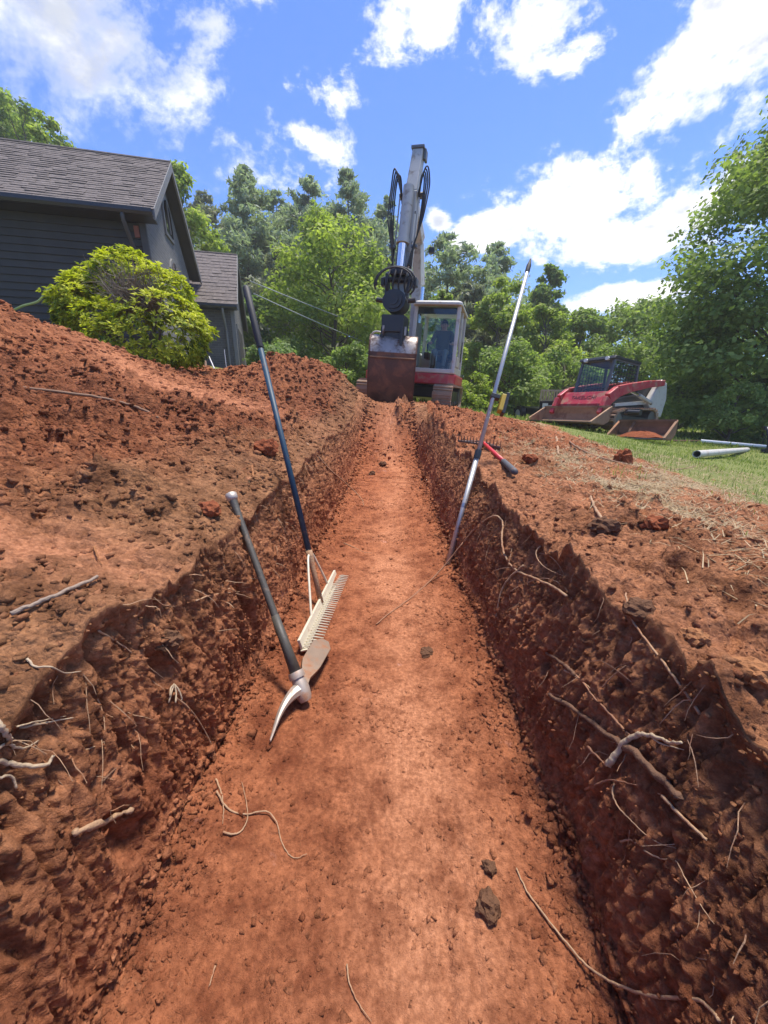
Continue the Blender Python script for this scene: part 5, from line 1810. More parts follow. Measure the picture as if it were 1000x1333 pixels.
for sx in (-1, 1):
    MB().tube([(sx * .082, .0, .63), (sx * .088, .006, .655), (sx * .082, .004, .675)], [.012, .018, .010], 6).build('ear', simple_mat('ear_skin', (0.42, 0.24, 0.17), .7), op, smooth=True)

# ------------------------------------------------------------------ compact track loader
SX, SY = 6.05, 11.2
ldr = thing('track_loader', 'red and white compact track loader with a black cab parked on the lawn', 'loader', (SX, SY, 0.16), (R(-1.5), R(4.0), R(30)))
ldr.scale = (1, 1, 0.95)
for sy in (-1, 1):
    poly = [(-1.02, 0.10), (-0.90, 0.0), (0.62, 0.0), (0.86, 0.10), (0.98, 0.36), (0.90, 0.52), (0.74, 0.58), (-0.60, 0.50), (-0.98, 0.40), (-1.08, 0.24)]
    tr = track_belt(poly, 0.36, 40, 0.085, 0.028, M['track'], ldr, axis='x')
    tr.location = (0, sy * 0.74, 0.03)
    MB().prism([(-0.72, 0.14), (0.62, 0.14), (0.70, 0.34), (-0.60, 0.36)], 1, -0.12, 0.12).build('track_frame', M['black'], tr, bevel=.02)
    for x_, z_, r_ in ((-0.86, 0.23, 0.19), (0.76, 0.34, 0.20)):
        MB().tube([(x_, -0.14, z_), (x_, 0.14, z_)], r_, 16).build('idler' if x_ < 0 else 'sprocket', M['steel_dark'], tr, smooth='auto')
    for x_ in (-0.5, -0.2, 0.1, 0.4):
        MB().tube([(x_, -0.14, 0.11), (x_, 0.14, 0.11)], 0.085, 12).build('roller', M['steel_dark'], tr, smooth='auto')
MB().prism([(-1.05, 0.32), (1.35, 0.32), (1.42, 0.85), (0.5, 1.0), (-0.95, 0.75)], 1, -0.53, 0.53).build('hull', M['black'], ldr, bevel=.03)
for sy in (-1, 1):
    MB().prism([(0.80, 0.78), (1.15, 0.50), (1.62, 0.42), (1.72, 0.95), (1.58, 1.42), (1.28, 1.50), (1.10, 1.20)], 1, sy * .60 - .09, sy * .60 + .09).build('tail_panel', M['white_paint'], ldr, bevel=.03)
    MB().prism([(-0.62, 0.70), (0.82, 0.86), (1.12, 0.80), (1.14, 0.70), (0.8, 0.76), (-0.6, 0.62)], 1, sy * .575 - .03, sy * .575 + .03).build('side_stripe', M['white_paint'], ldr)
MB().box((1.50, 0, 0.95), (0.30, 1.06, 0.90)).build('engine_door', M['white_paint'], ldr, bevel=.05)
MB().box((0.92, 0, 1.12), (0.9, 1.0, 0.40)).build('engine_hood', M['black'], ldr, bevel=.05)
# cab: frame, roof, mesh sides, glass front
cf = MB()
for sy in (-.44, .44):
    cf.bar((-0.92, sy, 0.72), (-0.70, sy, 1.86), 0.07, 0.07).bar((0.42, sy, 0.95), (0.40, sy, 1.82), 0.07, 0.07).bar((-0.70, sy, 1.86), (0.40, sy, 1.82), 0.07, 0.07).bar((-0.92, sy, 0.74), (0.42, sy, 0.97), 0.07, 0.07)
cf.bar((-0.70, -.44, 1.86), (-0.70, .44, 1.86), 0.07, 0.07).bar((0.40, -.44, 1.82), (0.40, .44, 1.82), 0.07, 0.07)
cfo = cf.build('cab_frame', simple_mat('cab_grey', (0.10, 0.105, 0.11), .5, var=.1), ldr, bevel=.012)
MB().prism([(-0.82, 1.86), (0.44, 1.82), (0.44, 1.90), (-0.76, 1.95)], 1, -.50, .50).build('roof', M['black'], cfo, bevel=.02)
for sy in (-.46, .46):
    sc_m = MB()
    for k in range(9):
        x_ = -0.70 + .125 * k
        sc_m.bar((x_ + .0, sy, 0.95 + .04), (x_ + .02, sy, 1.84), 0.010, 0.010)
    for k in range(8):
        z_ = 1.05 + .10 * k
        sc_m.bar((-0.80 + .2 * (z_ - .9), sy, z_), (0.40, sy, z_), 0.010, 0.010)
    sc_m.build('side_screen', M['black'], cfo)
    MB().add([(-0.82, sy * .97, 0.90), (0.38, sy * .97, 1.02), (0.37, sy * .97, 1.80), (-0.68, sy * .97, 1.83)], [(0, 1, 2, 3)]).build('side_pane', M['glass'], cfo)
MB().add([(-0.93, -.40, 0.80), (-0.93, .40, 0.80), (-0.72, .40, 1.82), (-0.72, -.40, 1.82)], [(0, 1, 2, 3)]).build('windscreen', M['glass'], cfo)
MB().add([(0.40, -.40, 1.05), (0.40, .40, 1.05), (0.39, .40, 1.78), (0.39, -.40, 1.78)], [(0, 1, 2, 3)]).build('rear_pane', M['glass'], cfo)
for sy in (-.30, .30):
    MB().tube([(-0.84, sy, 1.88), (-0.76, sy, 1.88)], 0.05, 10).build('work_lamp', M['pvc'], cfo)
MB().box((-0.05, 0, 0.95), (0.45, 0.5, 0.14)).box((0.18, 0, 1.28), (0.12, 0.46, 0.60), (0, R(8), 0)).build('seat', M['rubber'], ldr, bevel=.04)
for sy in (-.30, .30):
    MB().tube([(-0.45, sy, 0.85), (-0.50, sy, 1.18)], [.02, .025], 7).build('control_lever', M['rubber'], ldr)
MB().tube(smooth_path([(-0.62, -.40, 1.02), (-0.66, -.2, 1.12), (-0.66, .2, 1.12), (-0.62, .40, 1.02)], 5), 0.022, 7).build('lap_bar', M['black'], ldr)
# lift arms
for sy in (-1, 1):
    a = MB()
    y_ = sy * .70
    path = [(1.32, 1.40), (0.55, 1.30), (-0.25, 1.14), (-0.78, 1.00), (-1.12, 0.78), (-1.34, 0.36)]
    wd = [.16, .20, .24, .30, .30, .20]
    for i in range(len(path) - 1):
        a.bar((path[i][0], y_, path[i][1]), (path[i + 1][0], y_, path[i + 1][1]), 0.13, wd[i], up=(0, 0, 1), h2=wd[i + 1])
    arm = a.build('lift_arm', M['red_paint'], ldr, bevel=.02)
    MB().tube([(0.95, y_ * .98, 0.80), (0.25, y_ * .98, 0.98)], 0.055, 10).build('lift_cylinder', M['grey_paint'], arm, smooth='auto')
    MB().tube([(0.25, y_ * .98, 0.98), (-0.30, y_ * .98, 1.06)], 0.032, 10).build('chrome_rod', M['chrome'], arm, smooth='auto')
    MB().tube([(-0.92, sy * .40, 0.98), (-1.10, sy * .40, 0.62)], 0.05, 10).tube([(-1.10, sy * .40, 0.62), (-1.24, sy * .40, 0.34)], 0.03, 8).build('tilt_cylinder', M['red_paint'], arm, smooth='auto')
MB().prism([(-0.80, 0.98), (-0.98, 1.00), (-1.18, 0.66), (-1.20, 0.50), (-1.05, 0.52)], 1, -.64, .64).build('cross_member', M['red_paint'], ldr, bevel=.02)
MB().box((-1.16, 0, 0.42), (0.10, 1.0, 0.16)).build('coupler_plate', M['red_paint'], ldr, bevel=.01)


def font(txt, name, size, mat, parent, loc, rot, ext=0.004):
    c = bpy.data.curves.new(name, 'FONT')
    c.body = txt
    c.size = size
    c.extrude = ext
    c.align_x = 'CENTER'
    c.align_y = 'CENTER'
    tmp = bpy.data.objects.new(name, c)
    COL.objects.link(tmp)
    dg = bpy.context.evaluated_depsgraph_get()
    me = bpy.data.meshes.new_from_object(tmp.evaluated_get(dg))
    bpy.data.objects.remove(tmp)
    o = link_mesh(name, me, mat, parent)
    o.location = loc
    o.rotation_euler = rot
    return o


M['letter_dark'] = simple_mat('dark_red_lettering', (0.13, 0.012, 0.018), 0.5)
font('TAKEUCHI', 'lettering', 0.15, M['letter_dark'], ldr, (-1.085, 0, 0.835), (R(58), 0, R(-90)))


def loader_bucket(parent, W, depth, hgt, mat, rib=False):
    pr = [(-depth, 0.02), (-0.20, 0.02), (-0.03, 0.12), (0.0, 0.28), (-0.02, hgt), (0.03, hgt + .01), (0.045, 0.27), (0.0, 0.08), (-0.19, -0.02), (-depth, -0.02)]
    b_ = MB().prism(pr, 1, -W / 2, W / 2).build('bucket_shell', mat, parent)
    for s in (-1, 1):
        MB().prism([(-depth + .03, 0.0), (-0.20, 0.0), (0.0, 0.12), (0.02, 0.28), (0.0, hgt)], 1, s * W / 2 - .015, s * W / 2 + .015).build('side_plate', mat, b_)
        MB().bar((-depth + .02, s * W / 2, 0.01), (0.0, s * W / 2, hgt), 0.05, 0.035).build('side_edge', mat, b_)
    MB().box((-depth - .02, 0, 0.0), (0.12, W + .03, 0.024)).build('cutting_edge', M['steel_dark'], b_)
    MB().box((0.0, 0, hgt + .005), (0.10, W, 0.05)).build('top_rail', mat, b_)
    if rib:
        MB().bar((-depth * .5, 0.25, 0.03), (0.0, 0.25, hgt), 0.05, 0.06).build('inner_rib', mat, b_)
    return b_


M['rust_pale'] = simple_mat('worn_tan_bucket', (0.33, 0.20, 0.115), 0.7, 0.15, var=0.4, scale=4, bump=0.25, bscale=25, dirt=(0.20, 0.10, 0.055), dirt_amt=0.45, dirt_scale=3)
lb = loader_bucket(ldr, 1.92, 0.74, 0.46, M['rust_pale'])
lb.location = (-1.36, 0, 0.10)
lb.rotation_euler = (0, R(3), 0)

# spare bucket on the grass
sp_ = on_soil(845, 578)
spare = thing('spare_bucket', 'rusty spare loader bucket lying on the grass before the loader track', 'bucket', (7.35, 9.95, 0), (R(-3), R(5), R(62)))
spare.rotation_euler.z = R(40)
spare.location = (aty(838, 574, 9.3).x, 9.3, zat(aty(838, 574, 9.3).x, 9.3) + 0.04)
lb2 = loader_bucket(spare, 1.18, 0.74, 0.42, M['rust'], rib=True)
dm = []
for k in range(5):
    t = k / 4
    dm.append([(-.34 + .26 * (1 - t) * math.cos(a), .5 * (1 - t * .8) * math.sin(a), .03 + .14 * math.sin(t * 1.5) + .015 * math.sin(a * 5 + k)) for a in np.linspace(0, 2 * math.pi, 14, endpoint=False)])
MB().loft(dm).build('dirt_load', M['clod_red'], spare)
MB().tube([(-.25, .1, .60), (-.25, .35, .62), (-.10, .45, .60)], .05, 8).box((-.05, .3, .62), (.2, .3, .14)).build('coupler_bracket', M['black'], spare)

# ------------------------------------------------------------------ trailer beyond the heap
tp = aty(703, 545, 15.2)
trl = thing('utility_trailer', 'dark utility trailer with a pale slatted rack and black box behind the loader bucket', 'trailer', (tp.x, tp.y, zat(tp.x, tp.y)), (0, 0, R(8)))
MB().box((0.0, 0, 0.52), (1.75, 3.0, 0.10)).bar((-.8, -1.4, .42), (-.8, 1.4, .42), .08, .14).bar((.8, -1.4, .42), (.8, 1.4, .42), .08, .14).build('trailer_frame', M['black'], trl, bevel=.01)
MB().box((-.42, -1.5, 0.66), (0.92, 0.06, 0.30)).build('tail_board', M['black'], trl)
for x_ in (-.72, -.12):
    MB().box((x_, -1.55, 0.66), (0.18, 0.05, 0.16)).build('tail_lamp', M['pvc'], trl)
MB().box((-.42, -1.545, .62), (.34, .03, .10)).build('number_plate', M['pvc'], trl)
rk = MB()
rk.bar((-.86, -1.42, .80), (.04, -1.42, .80), .05, .06).bar((-.86, -1.42, 1.16), (.04, -1.42, 1.16), .05, .06)
rack = rk.build('slatted_rack', M['timber'], trl)
for k in range(10):
    MB().box((-.84 + .096 * k, -1.42, .98), (.05, .035, .36)).build('slat', M['timber'], rack)
MB().prism([(.12, .575), (.92, .575), (.92, 1.05), (.12, 1.12)], 1, -1.4, -.5).build('black_box', M['black'], trl, bevel=.02)
for sx in (-1, 1):
    for y_ in (-.35, .45):
        wh = MB().tube([(sx * .92, y_, .33), (sx * 1.10, y_, .33)], .32, 20).build('wheel', M['rubber'], trl, smooth='auto')
        MB().tube([(sx * 1.09, y_, .33), (sx * 1.115, y_, .33)], .17, 14).build('rim', M['white_paint'], wh, smooth='auto')

# black skeleton grapple at the lawn tree
gp = aty(1000, 578, 9.0)
grp = thing('grapple_attachment', 'black steel skeleton grapple standing under the big lawn tree', 'grapple', (gp.x + .62, gp.y, zat(gp.x + .62, gp.y)), (R(-14), 0, R(-10)))
MB().bar((-.62, 0, .62), (.62, 0, .62), .07, .09).bar((-.55, .1, .10), (.62, .1, .10), .07, .09).build('grapple_frame', M['black'], grp, bevel=.01)
for k in range(7):
    x_ = -.56 + .18 * k
    MB().tube(smooth_path([(x_, .22, .02), (x_, -.05, .06), (x_, -.10, .30), (x_, -.02, .64)], 4), .028, 6).build('tine', M['steel_dark'] if k % 2 else M['black'], grp, smooth=True)
# ------------------------------------------------------------------ hand tools
def on_ray(px, py, dist_pt, L):
    """point on a sight line at distance L from dist_pt (the farther of the two)"""
    d = pix_dir(px, py).normalized()
    w = CAM - dist_pt
    b = w.dot(d)
    c = w.dot(w) - L * L
    return CAM + d * (-b + math.sqrt(max(0.0, b * b - c)))


def lathe_between(mb, p, q, prof, seg=14):
    """surface of revolution from p to q; prof lists (t, radius)"""
    p, q = Vector(p), Vector(q)
    return mb.tube([p.lerp(q, t) for t, _ in prof], [r for _, r in prof], seg)


# pickaxe (mattock head) leaning on the trench side
hd = on_soil(391, 912, 0.055)
top = CAM + pix_dir(300, 642).normalized() * ((on_soil(300, 642) - CAM).length - 0.16)
pick = thing('pickaxe', 'cutter mattock with grey handle and clay dusted head leaning on the trench side', 'mattock', hd)
t0_, ax = Vector((0, 0, 0)), (top - hd)
lathe_between(MB(), ax * 0.02, ax, [(0, .023), (.05, .0205), (.12, .0165), (.25, .0138), (.45, .0132), (.7, .0130), (.9, .0145), (.955, .0165), (.975, .021), (.99, .022), (1.0, .014)]).build('handle', M['pick_handle'], pick, smooth=True)
lathe_between(MB(), ax * .05, ax * .34, [(0, .0210), (.5, .0172), (1, .0150)]).build('sleeve', M['pick_handle'], pick, smooth=True)
lathe_between(MB(), ax * .955, ax * 1.003, [(0, .0175), (.3, .0225), (.8, .0232), (1.0, .010)]).build('end_knob', M['pick_steel'], pick, smooth=True)
tipS = on_soil(352, 968, 0.012) - hd
tipB = on_soil(417, 860, 0.055) - hd
axn = ax.normalized()
hdp = MB()
lathe_between(hdp, axn * -0.045, axn * 0.040, [(0, .019), (.15, .025), (.5, .028), (.85, .024), (1, .021)])
lathe_between(hdp, axn * 0.036, axn * 0.060, [(0, .028), (.5, .029), (1, .026)])
sideS = tipS.cross(axn).normalized()
spike = [Vector((0, 0, 0)), tipS * .30 + axn * .022, tipS * .62 + axn * .024, tipS]
wS, hS = [.024, .018, .013, .004], [.027, .019, .012, .004]
loops = []
sp2 = smooth_path(spike, 4)
for i, p_ in enumerate(sp2):
    t = i / (len(sp2) - 1)
    w_, h_ = float(np.interp(t, [0, .33, .66, 1], wS)), float(np.interp(t, [0, .33, .66, 1], hS))
    loops.append([p_ + sideS * (w_ * math.cos(a)) + axn * (h_ * math.sin(a)) for a in np.linspace(0, 2 * math.pi, 8, endpoint=False)])
hdp.loft(loops)
hdp.build('head', M['pick_steel'], pick, smooth='auto')
# adze blade: broad leaf-shaped plate, flat face up towards the viewer
dB = tipB.normalized()
wide = (dB.cross(CAM - hd)).normalized()
nrm_ = wide.cross(dB).normalized()
outl = [(0.0, .017), (.16, .017), (.30, .031), (.40, .038), (.85, .040), (1.0, .016)]
vs, nO = [], len(outl)
for sg in (1, -1):
    for t, w_ in outl:
        th_ = .012 * (1 - t) + .002
        c_ = tipB * t * 1.28 + axn * (.012 * math.sin(math.pi * t))
        vs += [c_ + wide * w_ + nrm_ * sg * th_, c_ - wide * w_ + nrm_ * sg * th_]
fs = []
for i in range(nO - 1):
    a_, b_ = 2 * i, 2 * nO + 2 * i
    fs += [(a_, a_ + 2, a_ + 3, a_ + 1), (b_, b_ + 1, b_ + 3, b_ + 2), (a_, b_, b_ + 2, a_ + 2), (a_ + 1, a_ + 3, b_ + 3, b_ + 1)]
e_ = 2 * nO - 2
fs += [(0, 1, 2 * nO + 1, 2 * nO), (e_, e_ + 2 * nO, e_ + 1 + 2 * nO, e_ + 1)]
MB().add(vs, fs).build('adze_blade', M['adze'], pick, bevel=.002)

# landscape rake
ra, rb = on_soil(392, 852, 0.035), on_soil(437, 747, 0.035)
ra = Vector((-0.375, ra.y, max(ra.z, .07)))
rb = aty(437, 747, rb.y)
rm = ra.lerp(rb, 0.5)
rtop = on_ray(320, 373, rm, 1.78)
rake = thing('landscape_rake', 'wide cream alloy landscape rake with blue handle and black grip standing in the trench', 'rake', rm)
A_, B_, T_ = ra - rm, rb - rm, rtop - rm
hv = T_.normalized()
bv = (B_ - A_).normalized()
tv = bv.cross(hv).normalized()                    # way the tines point, square to head and handle
if tv.x < 0:
    tv = -tv
lathe_between(MB(), T_ * .14, T_ * .80, [(0, .0150), (1, .0150)]).build('handle', M['rake_blue'], rake, smooth=True)
lathe_between(MB(), T_ * .79, T_ * 1.0, [(0, .0160), (.02, .0185), (.5, .0190), (.97, .0190), (1, .013)]).build('grip', M['rubber'], rake, smooth=True)
lathe_between(MB(), T_ * .0, T_ * .155, [(0, .013), (.6, .0135), (.9, .0175), (1, .0175)]).build('ferrule', M['root_pale'], rake, smooth=True)
hb = MB()
hb.bar(A_, B_, 0.012, 0.052, up=hv)
hb.bar(A_ + tv * .010 - hv * .024, B_ + tv * .010 - hv * .024, 0.030, 0.008, up=hv)
head_ = hb.build('head_bar', M['rake_cream'], rake, bevel=.002)
for s in (-1, 1):
    e_ = (B_ if s > 0 else A_) * 0.46
    MB().tube(smooth_path([T_ * .145, T_ * .13 + bv * s * .05, e_ + hv * .03, e_], 5), .0062, 7).build('brace', M['rake_cream'], rake, smooth=True)
tn0 = None
NT_ = 34
for k in range(NT_):
    p_ = A_.lerp(B_, (k + .5) / NT_)
    if tn0 is None:
        mbt_ = MB()
        mbt_.tube([Vector((0, 0, 0)) - hv * .012, tv * .04 - hv * .014, tv * .078 - hv * .028], [.0036, .0032, .0014], 5)
        tn0 = mbt_.build('tine', M['rake_cream'], rake)
        o_ = tn0
    else:
        o_ = tn0.copy()
        COL.objects.link(o_)
    o_.location = p_

# grade rod with laser receiver
rf_ = on_soil(583, 735, 0.0)
rt_ = on_ray(691, 337, rf_, 2.25)
rod = thing('grade_rod', 'telescoping aluminium grade rod leaning out of the trench against the sky', 'survey rod', rf_)
D_ = rt_ - rf_


def rod_t(py):
    best = min((abs((lambda P: 666.5 - FPX * ((P.y * math.cos(YAW) - P.x * math.sin(YAW)) * math.sin(PITCH) + P.z * math.cos(PITCH)) / ((P.y * math.cos(YAW) - P.x * math.sin(YAW)) * math.cos(PITCH) - P.z * math.sin(PITCH)))(rf_ + D_ * t - CAM) - py), t) for t in np.linspace(0, 1, 400))
    return best[1]


tc1, tc2, tc3 = rod_t(592), rod_t(516), rod_t(350)
lathe_between(MB(), D_ * 0, D_ * tc1, [(0, .0165), (1, .0165)], 12).build('lower_section', M['alu'], rod, smooth=True)
lathe_between(MB(), D_ * tc1, D_ * tc3, [(0, .0138), (1, .0138)], 12).build('upper_section', M['alu'], rod, smooth=True)
lathe_between(MB(), D_ * (tc3 - .01), D_, [(0, .0165), (.5, .0165), (.6, .013), (1, .005)], 12).build('tip', M['rubber'], rod, smooth='auto')
lathe_between(MB(), D_ * (tc1 - .012), D_ * (tc1 + .014), [(0, .022), (.5, .023), (1, .022)], 12).build('lock_collar', M['black'], rod, smooth='auto')
lathe_between(MB(), D_ * (tc1 - .16), D_ * (tc1 - .15), [(0, .0185), (1, .0185)], 12).build('lock_ring', M['steel'], rod, smooth='auto')
dn = D_.normalized()
xr_ = Vector((1, 0, 0)) - dn * dn.x
xr_.normalize()
yr_ = dn.cross(xr_)
mrot = Matrix((xr_, yr_, dn)).transposed()
pc = D_ * tc2
cl_ = MB().box(pc + xr_ * .012, (.060, .045, .030), mrot).tube([pc + xr_ * .05 - yr_ * .0, pc + xr_ * .085], .008, 8).build('receiver_clamp', M['black'], rod, bevel=.004)
rcv = MB().box(pc + xr_ * .068 - dn * .035, (.036, .060, .120), mrot).build('laser_receiver', M['yellow'], rod, bevel=.006)
MB().box(pc + xr_ * .088 - dn * .035, (.022, .064, .150), mrot).build('receiver_face', M['black'], rcv, bevel=.004)

# bow rake on the bank
g0 = on_soil(669, 622, 0.035)
g1_ = on_soil(631, 580, 0.030)
brk_ = thing('bow_rake', 'bow rake with red handle and grey grip lying on the bank beyond the rod', 'rake', g1_)
V_ = g0 - g1_
lathe_between(MB(), V_ * -.02, V_ * .72, [(0, .014), (1, .0155)], 12).build('handle', M['red_plastic'], brk_, smooth=True)
lathe_between(MB(), V_ * .71, V_ * 1.0, [(0, .0168), (.1, .0195), (.9, .0205), (1, .017)], 12).build('grip', M['grip_grey'], brk_, smooth=True)
ha, hb_ = on_soil(598, 578, 0.02) - g1_, on_soil(652, 584, 0.02) - g1_
ha.z = hb_.z = max(ha.z, hb_.z) - .005
MB().bar(ha, hb_, .016, .016).build('head_bar', M['steel_dark'], brk_)
for s_, e_ in ((ha, 0), (hb_, 1)):
    MB().tube(smooth_path([V_ * .0, V_ * -.06 + s_ * .3, s_ * .85], 5), .006, 6).build('bow', M['steel_dark'], brk_, smooth=True)
for k in range(14):
    p_ = ha.lerp(hb_, k / 13)
    MB().tube([p_, p_ + Vector((0, -.008, .055))], [.006, .003], 5).build('tine', M['rust'], brk_)

# ------------------------------------------------------------------ pipes, hoses, cables
pa, pb = on_soil(905, 597, 0.05), on_soil(972, 587, 0.03)
pa.z += .02
pipe = tag(MB().ring([pa, pb], 0.055, 0.046, 20).build('drain_pipe', M['pvc_grey'], None, smooth='auto'), 'short grey drain pipe lying on the grass with its open end towards the trench', 'pipe')
pa, pb = on_soil(911, 578, 0.09), on_soil(999, 586, 0.09)
dv_ = pb - pa
tag(MB().ring([pa, pa + dv_ * 1.7], 0.040, 0.034, 16).build('white_pipe', M['pvc'], None, smooth='auto'), 'long thin white plastic pipe lying across the lawn before the big tree', 'pipe')
dk = on_soil(868, 575, 0.03)
tag(MB().tube([dk, pa + Vector((-.02, 0, .0))], .018, 8).build('dark_hose', M['hose_brown'], None, smooth=True), 'dark thin hose running from the spare bucket to the white pipe', 'hose')


def soil_line(pxs, lift):
    return [on_soil(x_, y_, lift if not isinstance(lift, (list, tuple)) else lift[i]) for i, (x_, y_) in enumerate(pxs)]


def strand(name, label, cat, pxs, w, mat, lift=0.35, taper=(1.0, 0.30), seg=7, rough=0.0, group=None, arch=0.0, n=6):
    """root, twig or hose lying on the soil: w is its thickness in photograph pixels"""
    pts = [on_soil(x_, y_) for x_, y_ in pxs]
    dist = sum((p_ - CAM).length for p_ in pts) / len(pts)
    r_ = max(0.0008, w * 0.5 * dist / FPX * 0.64)
    # even out the distance along the strand so that it bridges the small hollows
    ds = [(p_ - CAM).length for p_ in pts]
    for _ in range(2):
        ds = [ds[0]] + [(ds[i - 1] + 2 * ds[i] + ds[i + 1]) / 4 for i in range(1, len(ds) - 1)] + [ds[-1]]
    pts = [CAM + pix_dir(x_, y_).normalized() * (min(d0, d1) - r_ * (lift + 0.5) - 0.002) for (x_, y_), d0, d1 in zip(pxs, ds, [(p_ - CAM).length + .004 for p_ in pts])]
    sp_ = smooth_path(pts, n)
    m_ = len(sp_)
    rng_ = random.Random(int(pxs[0][0] * 7 + pxs[0][1]))
    out, rad = [], []
    for i, p_ in enumerate(sp_):
        t = i / (m_ - 1)
        j = Vector((rng_.gauss(0, 1), rng_.gauss(0, 1), rng_.gauss(0, 1))) * (r_ * 0.16)
        out.append(p_ + j + Vector((0, 0, arch * math.sin(math.pi * t))))
        rad.append(r_ * (taper[0] + (taper[1] - taper[0]) * t) * (1 + 1.6 * rough * math.sin(i * .55 + pxs[0][0]) * math.sin(i * .23)))
    o = MB().tube(out, rad, seg).build(name, M[mat], None, smooth=True)
    return tag(o, label, cat, group)


strand('brown_hose', 'long brown hose lying across the hillside bank below the shrub', 'hose', [(-30, 502), (0, 503), (60, 508), (120, 516), (165, 526), (190, 535), (206, 544)], 4.5, 'hose_brown', 0.9, (1, 1), 8)
hs = [aty(x_, y_, Y_) for x_, y_, Y_ in ((15, 405, 8.4), (30, 398, 8.4), (50, 392, 8.45), (62, 378, 8.5), (72, 374, 8.5), (82, 377, 8.5), (92, 390, 8.4), (96, 410, 8.3))]
tag(MB().tube(smooth_path(hs, 6), .022, 8).build('garden_hose', M['hose_green'], None, smooth=True), 'pale green garden hose looping up against the siding behind the shrub', 'hose')

RG = 'roots hanging from the cut soil'
strand('thick_root', 'thick dark broken root running down the trench wall below the lawn', 'root', [(716, 905), (740, 918), (762, 934), (790, 955), (815, 972), (845, 998), (868, 1020), (884, 1040)], 13, 'root_dark', 0.5, (0.55, 0.9), 9, 0.16, RG, n=5)
strand('bent_root', 'pale bent root stub curling over the thick dark root', 'root', [(791, 996), (800, 985), (810, 970), (822, 960), (838, 956), (855, 960), (870, 966), (888, 967)], 10, 'root_white', 1.7, (1.0, 0.35), 9, 0.08, RG)
strand('root_fibre', 'pale thin root branching off the tip of the bent root', 'root', [(846, 957), (860, 968), (875, 972), (890, 976)], 3.5, 'root_white', 1.2, group=RG)
strand('root_fibre', 'pale thread root looping below the bent root', 'root', [(801, 1018), (797, 1036), (805, 1056), (822, 1075), (838, 1090), (858, 1101), (880, 1104)], 3, 'root_pale', 1.0, group=RG, arch=.01)
strand('root_fibre', 'long thread root trailing down the wall under the looping one', 'root', [(808, 1096), (822, 1094), (840, 1108), (862, 1118), (880, 1121), (893, 1145), (912, 1178), (932, 1206)], 3, 'root_pale', 1.0, group=RG)
strand('root_fibre', 'long pale root sweeping across the near corner of the trench floor', 'root', [(672, 1130), (686, 1160), (710, 1193), (738, 1228), (770, 1262), (806, 1283), (850, 1297), (905, 1301), (925, 1315), (936, 1328)], 3.6, 'root_pale', 0.9, (0.7, 1.0), group=RG)
strand('root_stub', 'snapped dark root stub poking out above the thick dark root', 'root', [(711, 850), (724, 858), (738, 868), (748, 880)], 7, 'root_dark', 1.0, (0.7, 1.0), 8, 0.1, RG)
strand('root_fibre', 'reddish root running slantwise above the bent root', 'root', [(738, 868), (757, 886), (772, 906), (790, 925), (808, 945), (824, 962)], 4.5, 'root_red', 0.8, (0.6, 1), group=RG)
strand('root_fibre', 'forked pale twig root left of the slanting reddish root', 'root', [(735, 873), (748, 880), (762, 890), (770, 898)], 4, 'root_pale', 1.0, group=RG)
strand('root_fibre', 'short pale twig crossing the reddish root', 'root', [(784, 895), (794, 884), (806, 873), (815, 866)], 3, 'root_pale', 1.0, group=RG)
strand('root_fibre', 'grey straight root slanting below the thick dark root end', 'root', [(862, 1036), (880, 1056), (898, 1073), (920, 1094)], 5, 'root_pale', 0.8, (1, .8), group=RG)
strand('root_fibre', 'pale twine like root draped over the bank lip', 'root', [(815, 772), (818, 795), (828, 815), (845, 838), (862, 860), (880, 885), (897, 908), (912, 930)], 4.5, 'root_pale', 2.2, (0.7, 1), group=RG)
strand('root_fibre', 'dark root end tangled beneath the bent root', 'root', [(762, 1028), (775, 1022), (790, 1016), (806, 1017), (830, 1022)], 4, 'root_red', 0.8, group=RG, rough=.1)
strand('root_fibre', 'fine reddish root looping under the dark root end', 'root', [(765, 972), (778, 985), (790, 998)], 5, 'root_red', 0.8, group=RG)
strand('root_fibre', 'brown root crossing the trench floor to the foot of the grade rod', 'root', [(490, 813), (505, 800), (530, 782), (556, 760), (580, 735), (604, 705)], 3.6, 'root_red', 0.9, (0.6, 1.0), group=RG)
strand('root_fibre', 'arched pale root rising over the trench wall beside the rod', 'root', [(604, 705), (618, 690), (632, 679), (645, 674), (654, 683), (653, 705), (658, 728), (672, 745), (695, 755), (718, 764), (738, 776)], 4.2, 'root_pale', 1.4, (0.9, 0.9), group=RG, arch=.012)
strand('root_fibre', 'pale root dropping straight from the arched root', 'root', [(682, 736), (668, 748), (655, 764), (649, 785), (645, 812)], 4.4, 'root_pale', 1.2, (1.0, 0.6), group=RG)
strand('root_fibre', 'thin pale root curling off the arched root towards the trench', 'root', [(632, 752), (645, 743), (660, 739), (676, 741)], 2.6, 'root_pale', 1.0, group=RG)
strand('root_fibre', 'small pale root loop on the lip beyond the arched root', 'root', [(704, 711), (698, 720), (700, 732), (712, 743), (734, 750)], 3, 'root_pale', 1.6, group=RG, arch=.01)
strand('root_fibre', 'second small loop nested beside the pale root loop', 'root', [(703, 720), (716, 724), (727, 735), (735, 748)], 2.6, 'root_pale', 1.5, group=RG)
strand('root_fibre', 'thin forked root below the two small loops', 'root', [(664, 770), (684, 760), (704, 753), (722, 756), (736, 766), (745, 780)], 2.8, 'root_pale', 1.0, group=RG)
strand('root_fibre', 'thin root arching along the lip above the loops', 'root', [(652, 690), (662, 675), (676, 665), (690, 664), (705, 667)], 2.6, 'root_red', 1.0, group=RG)
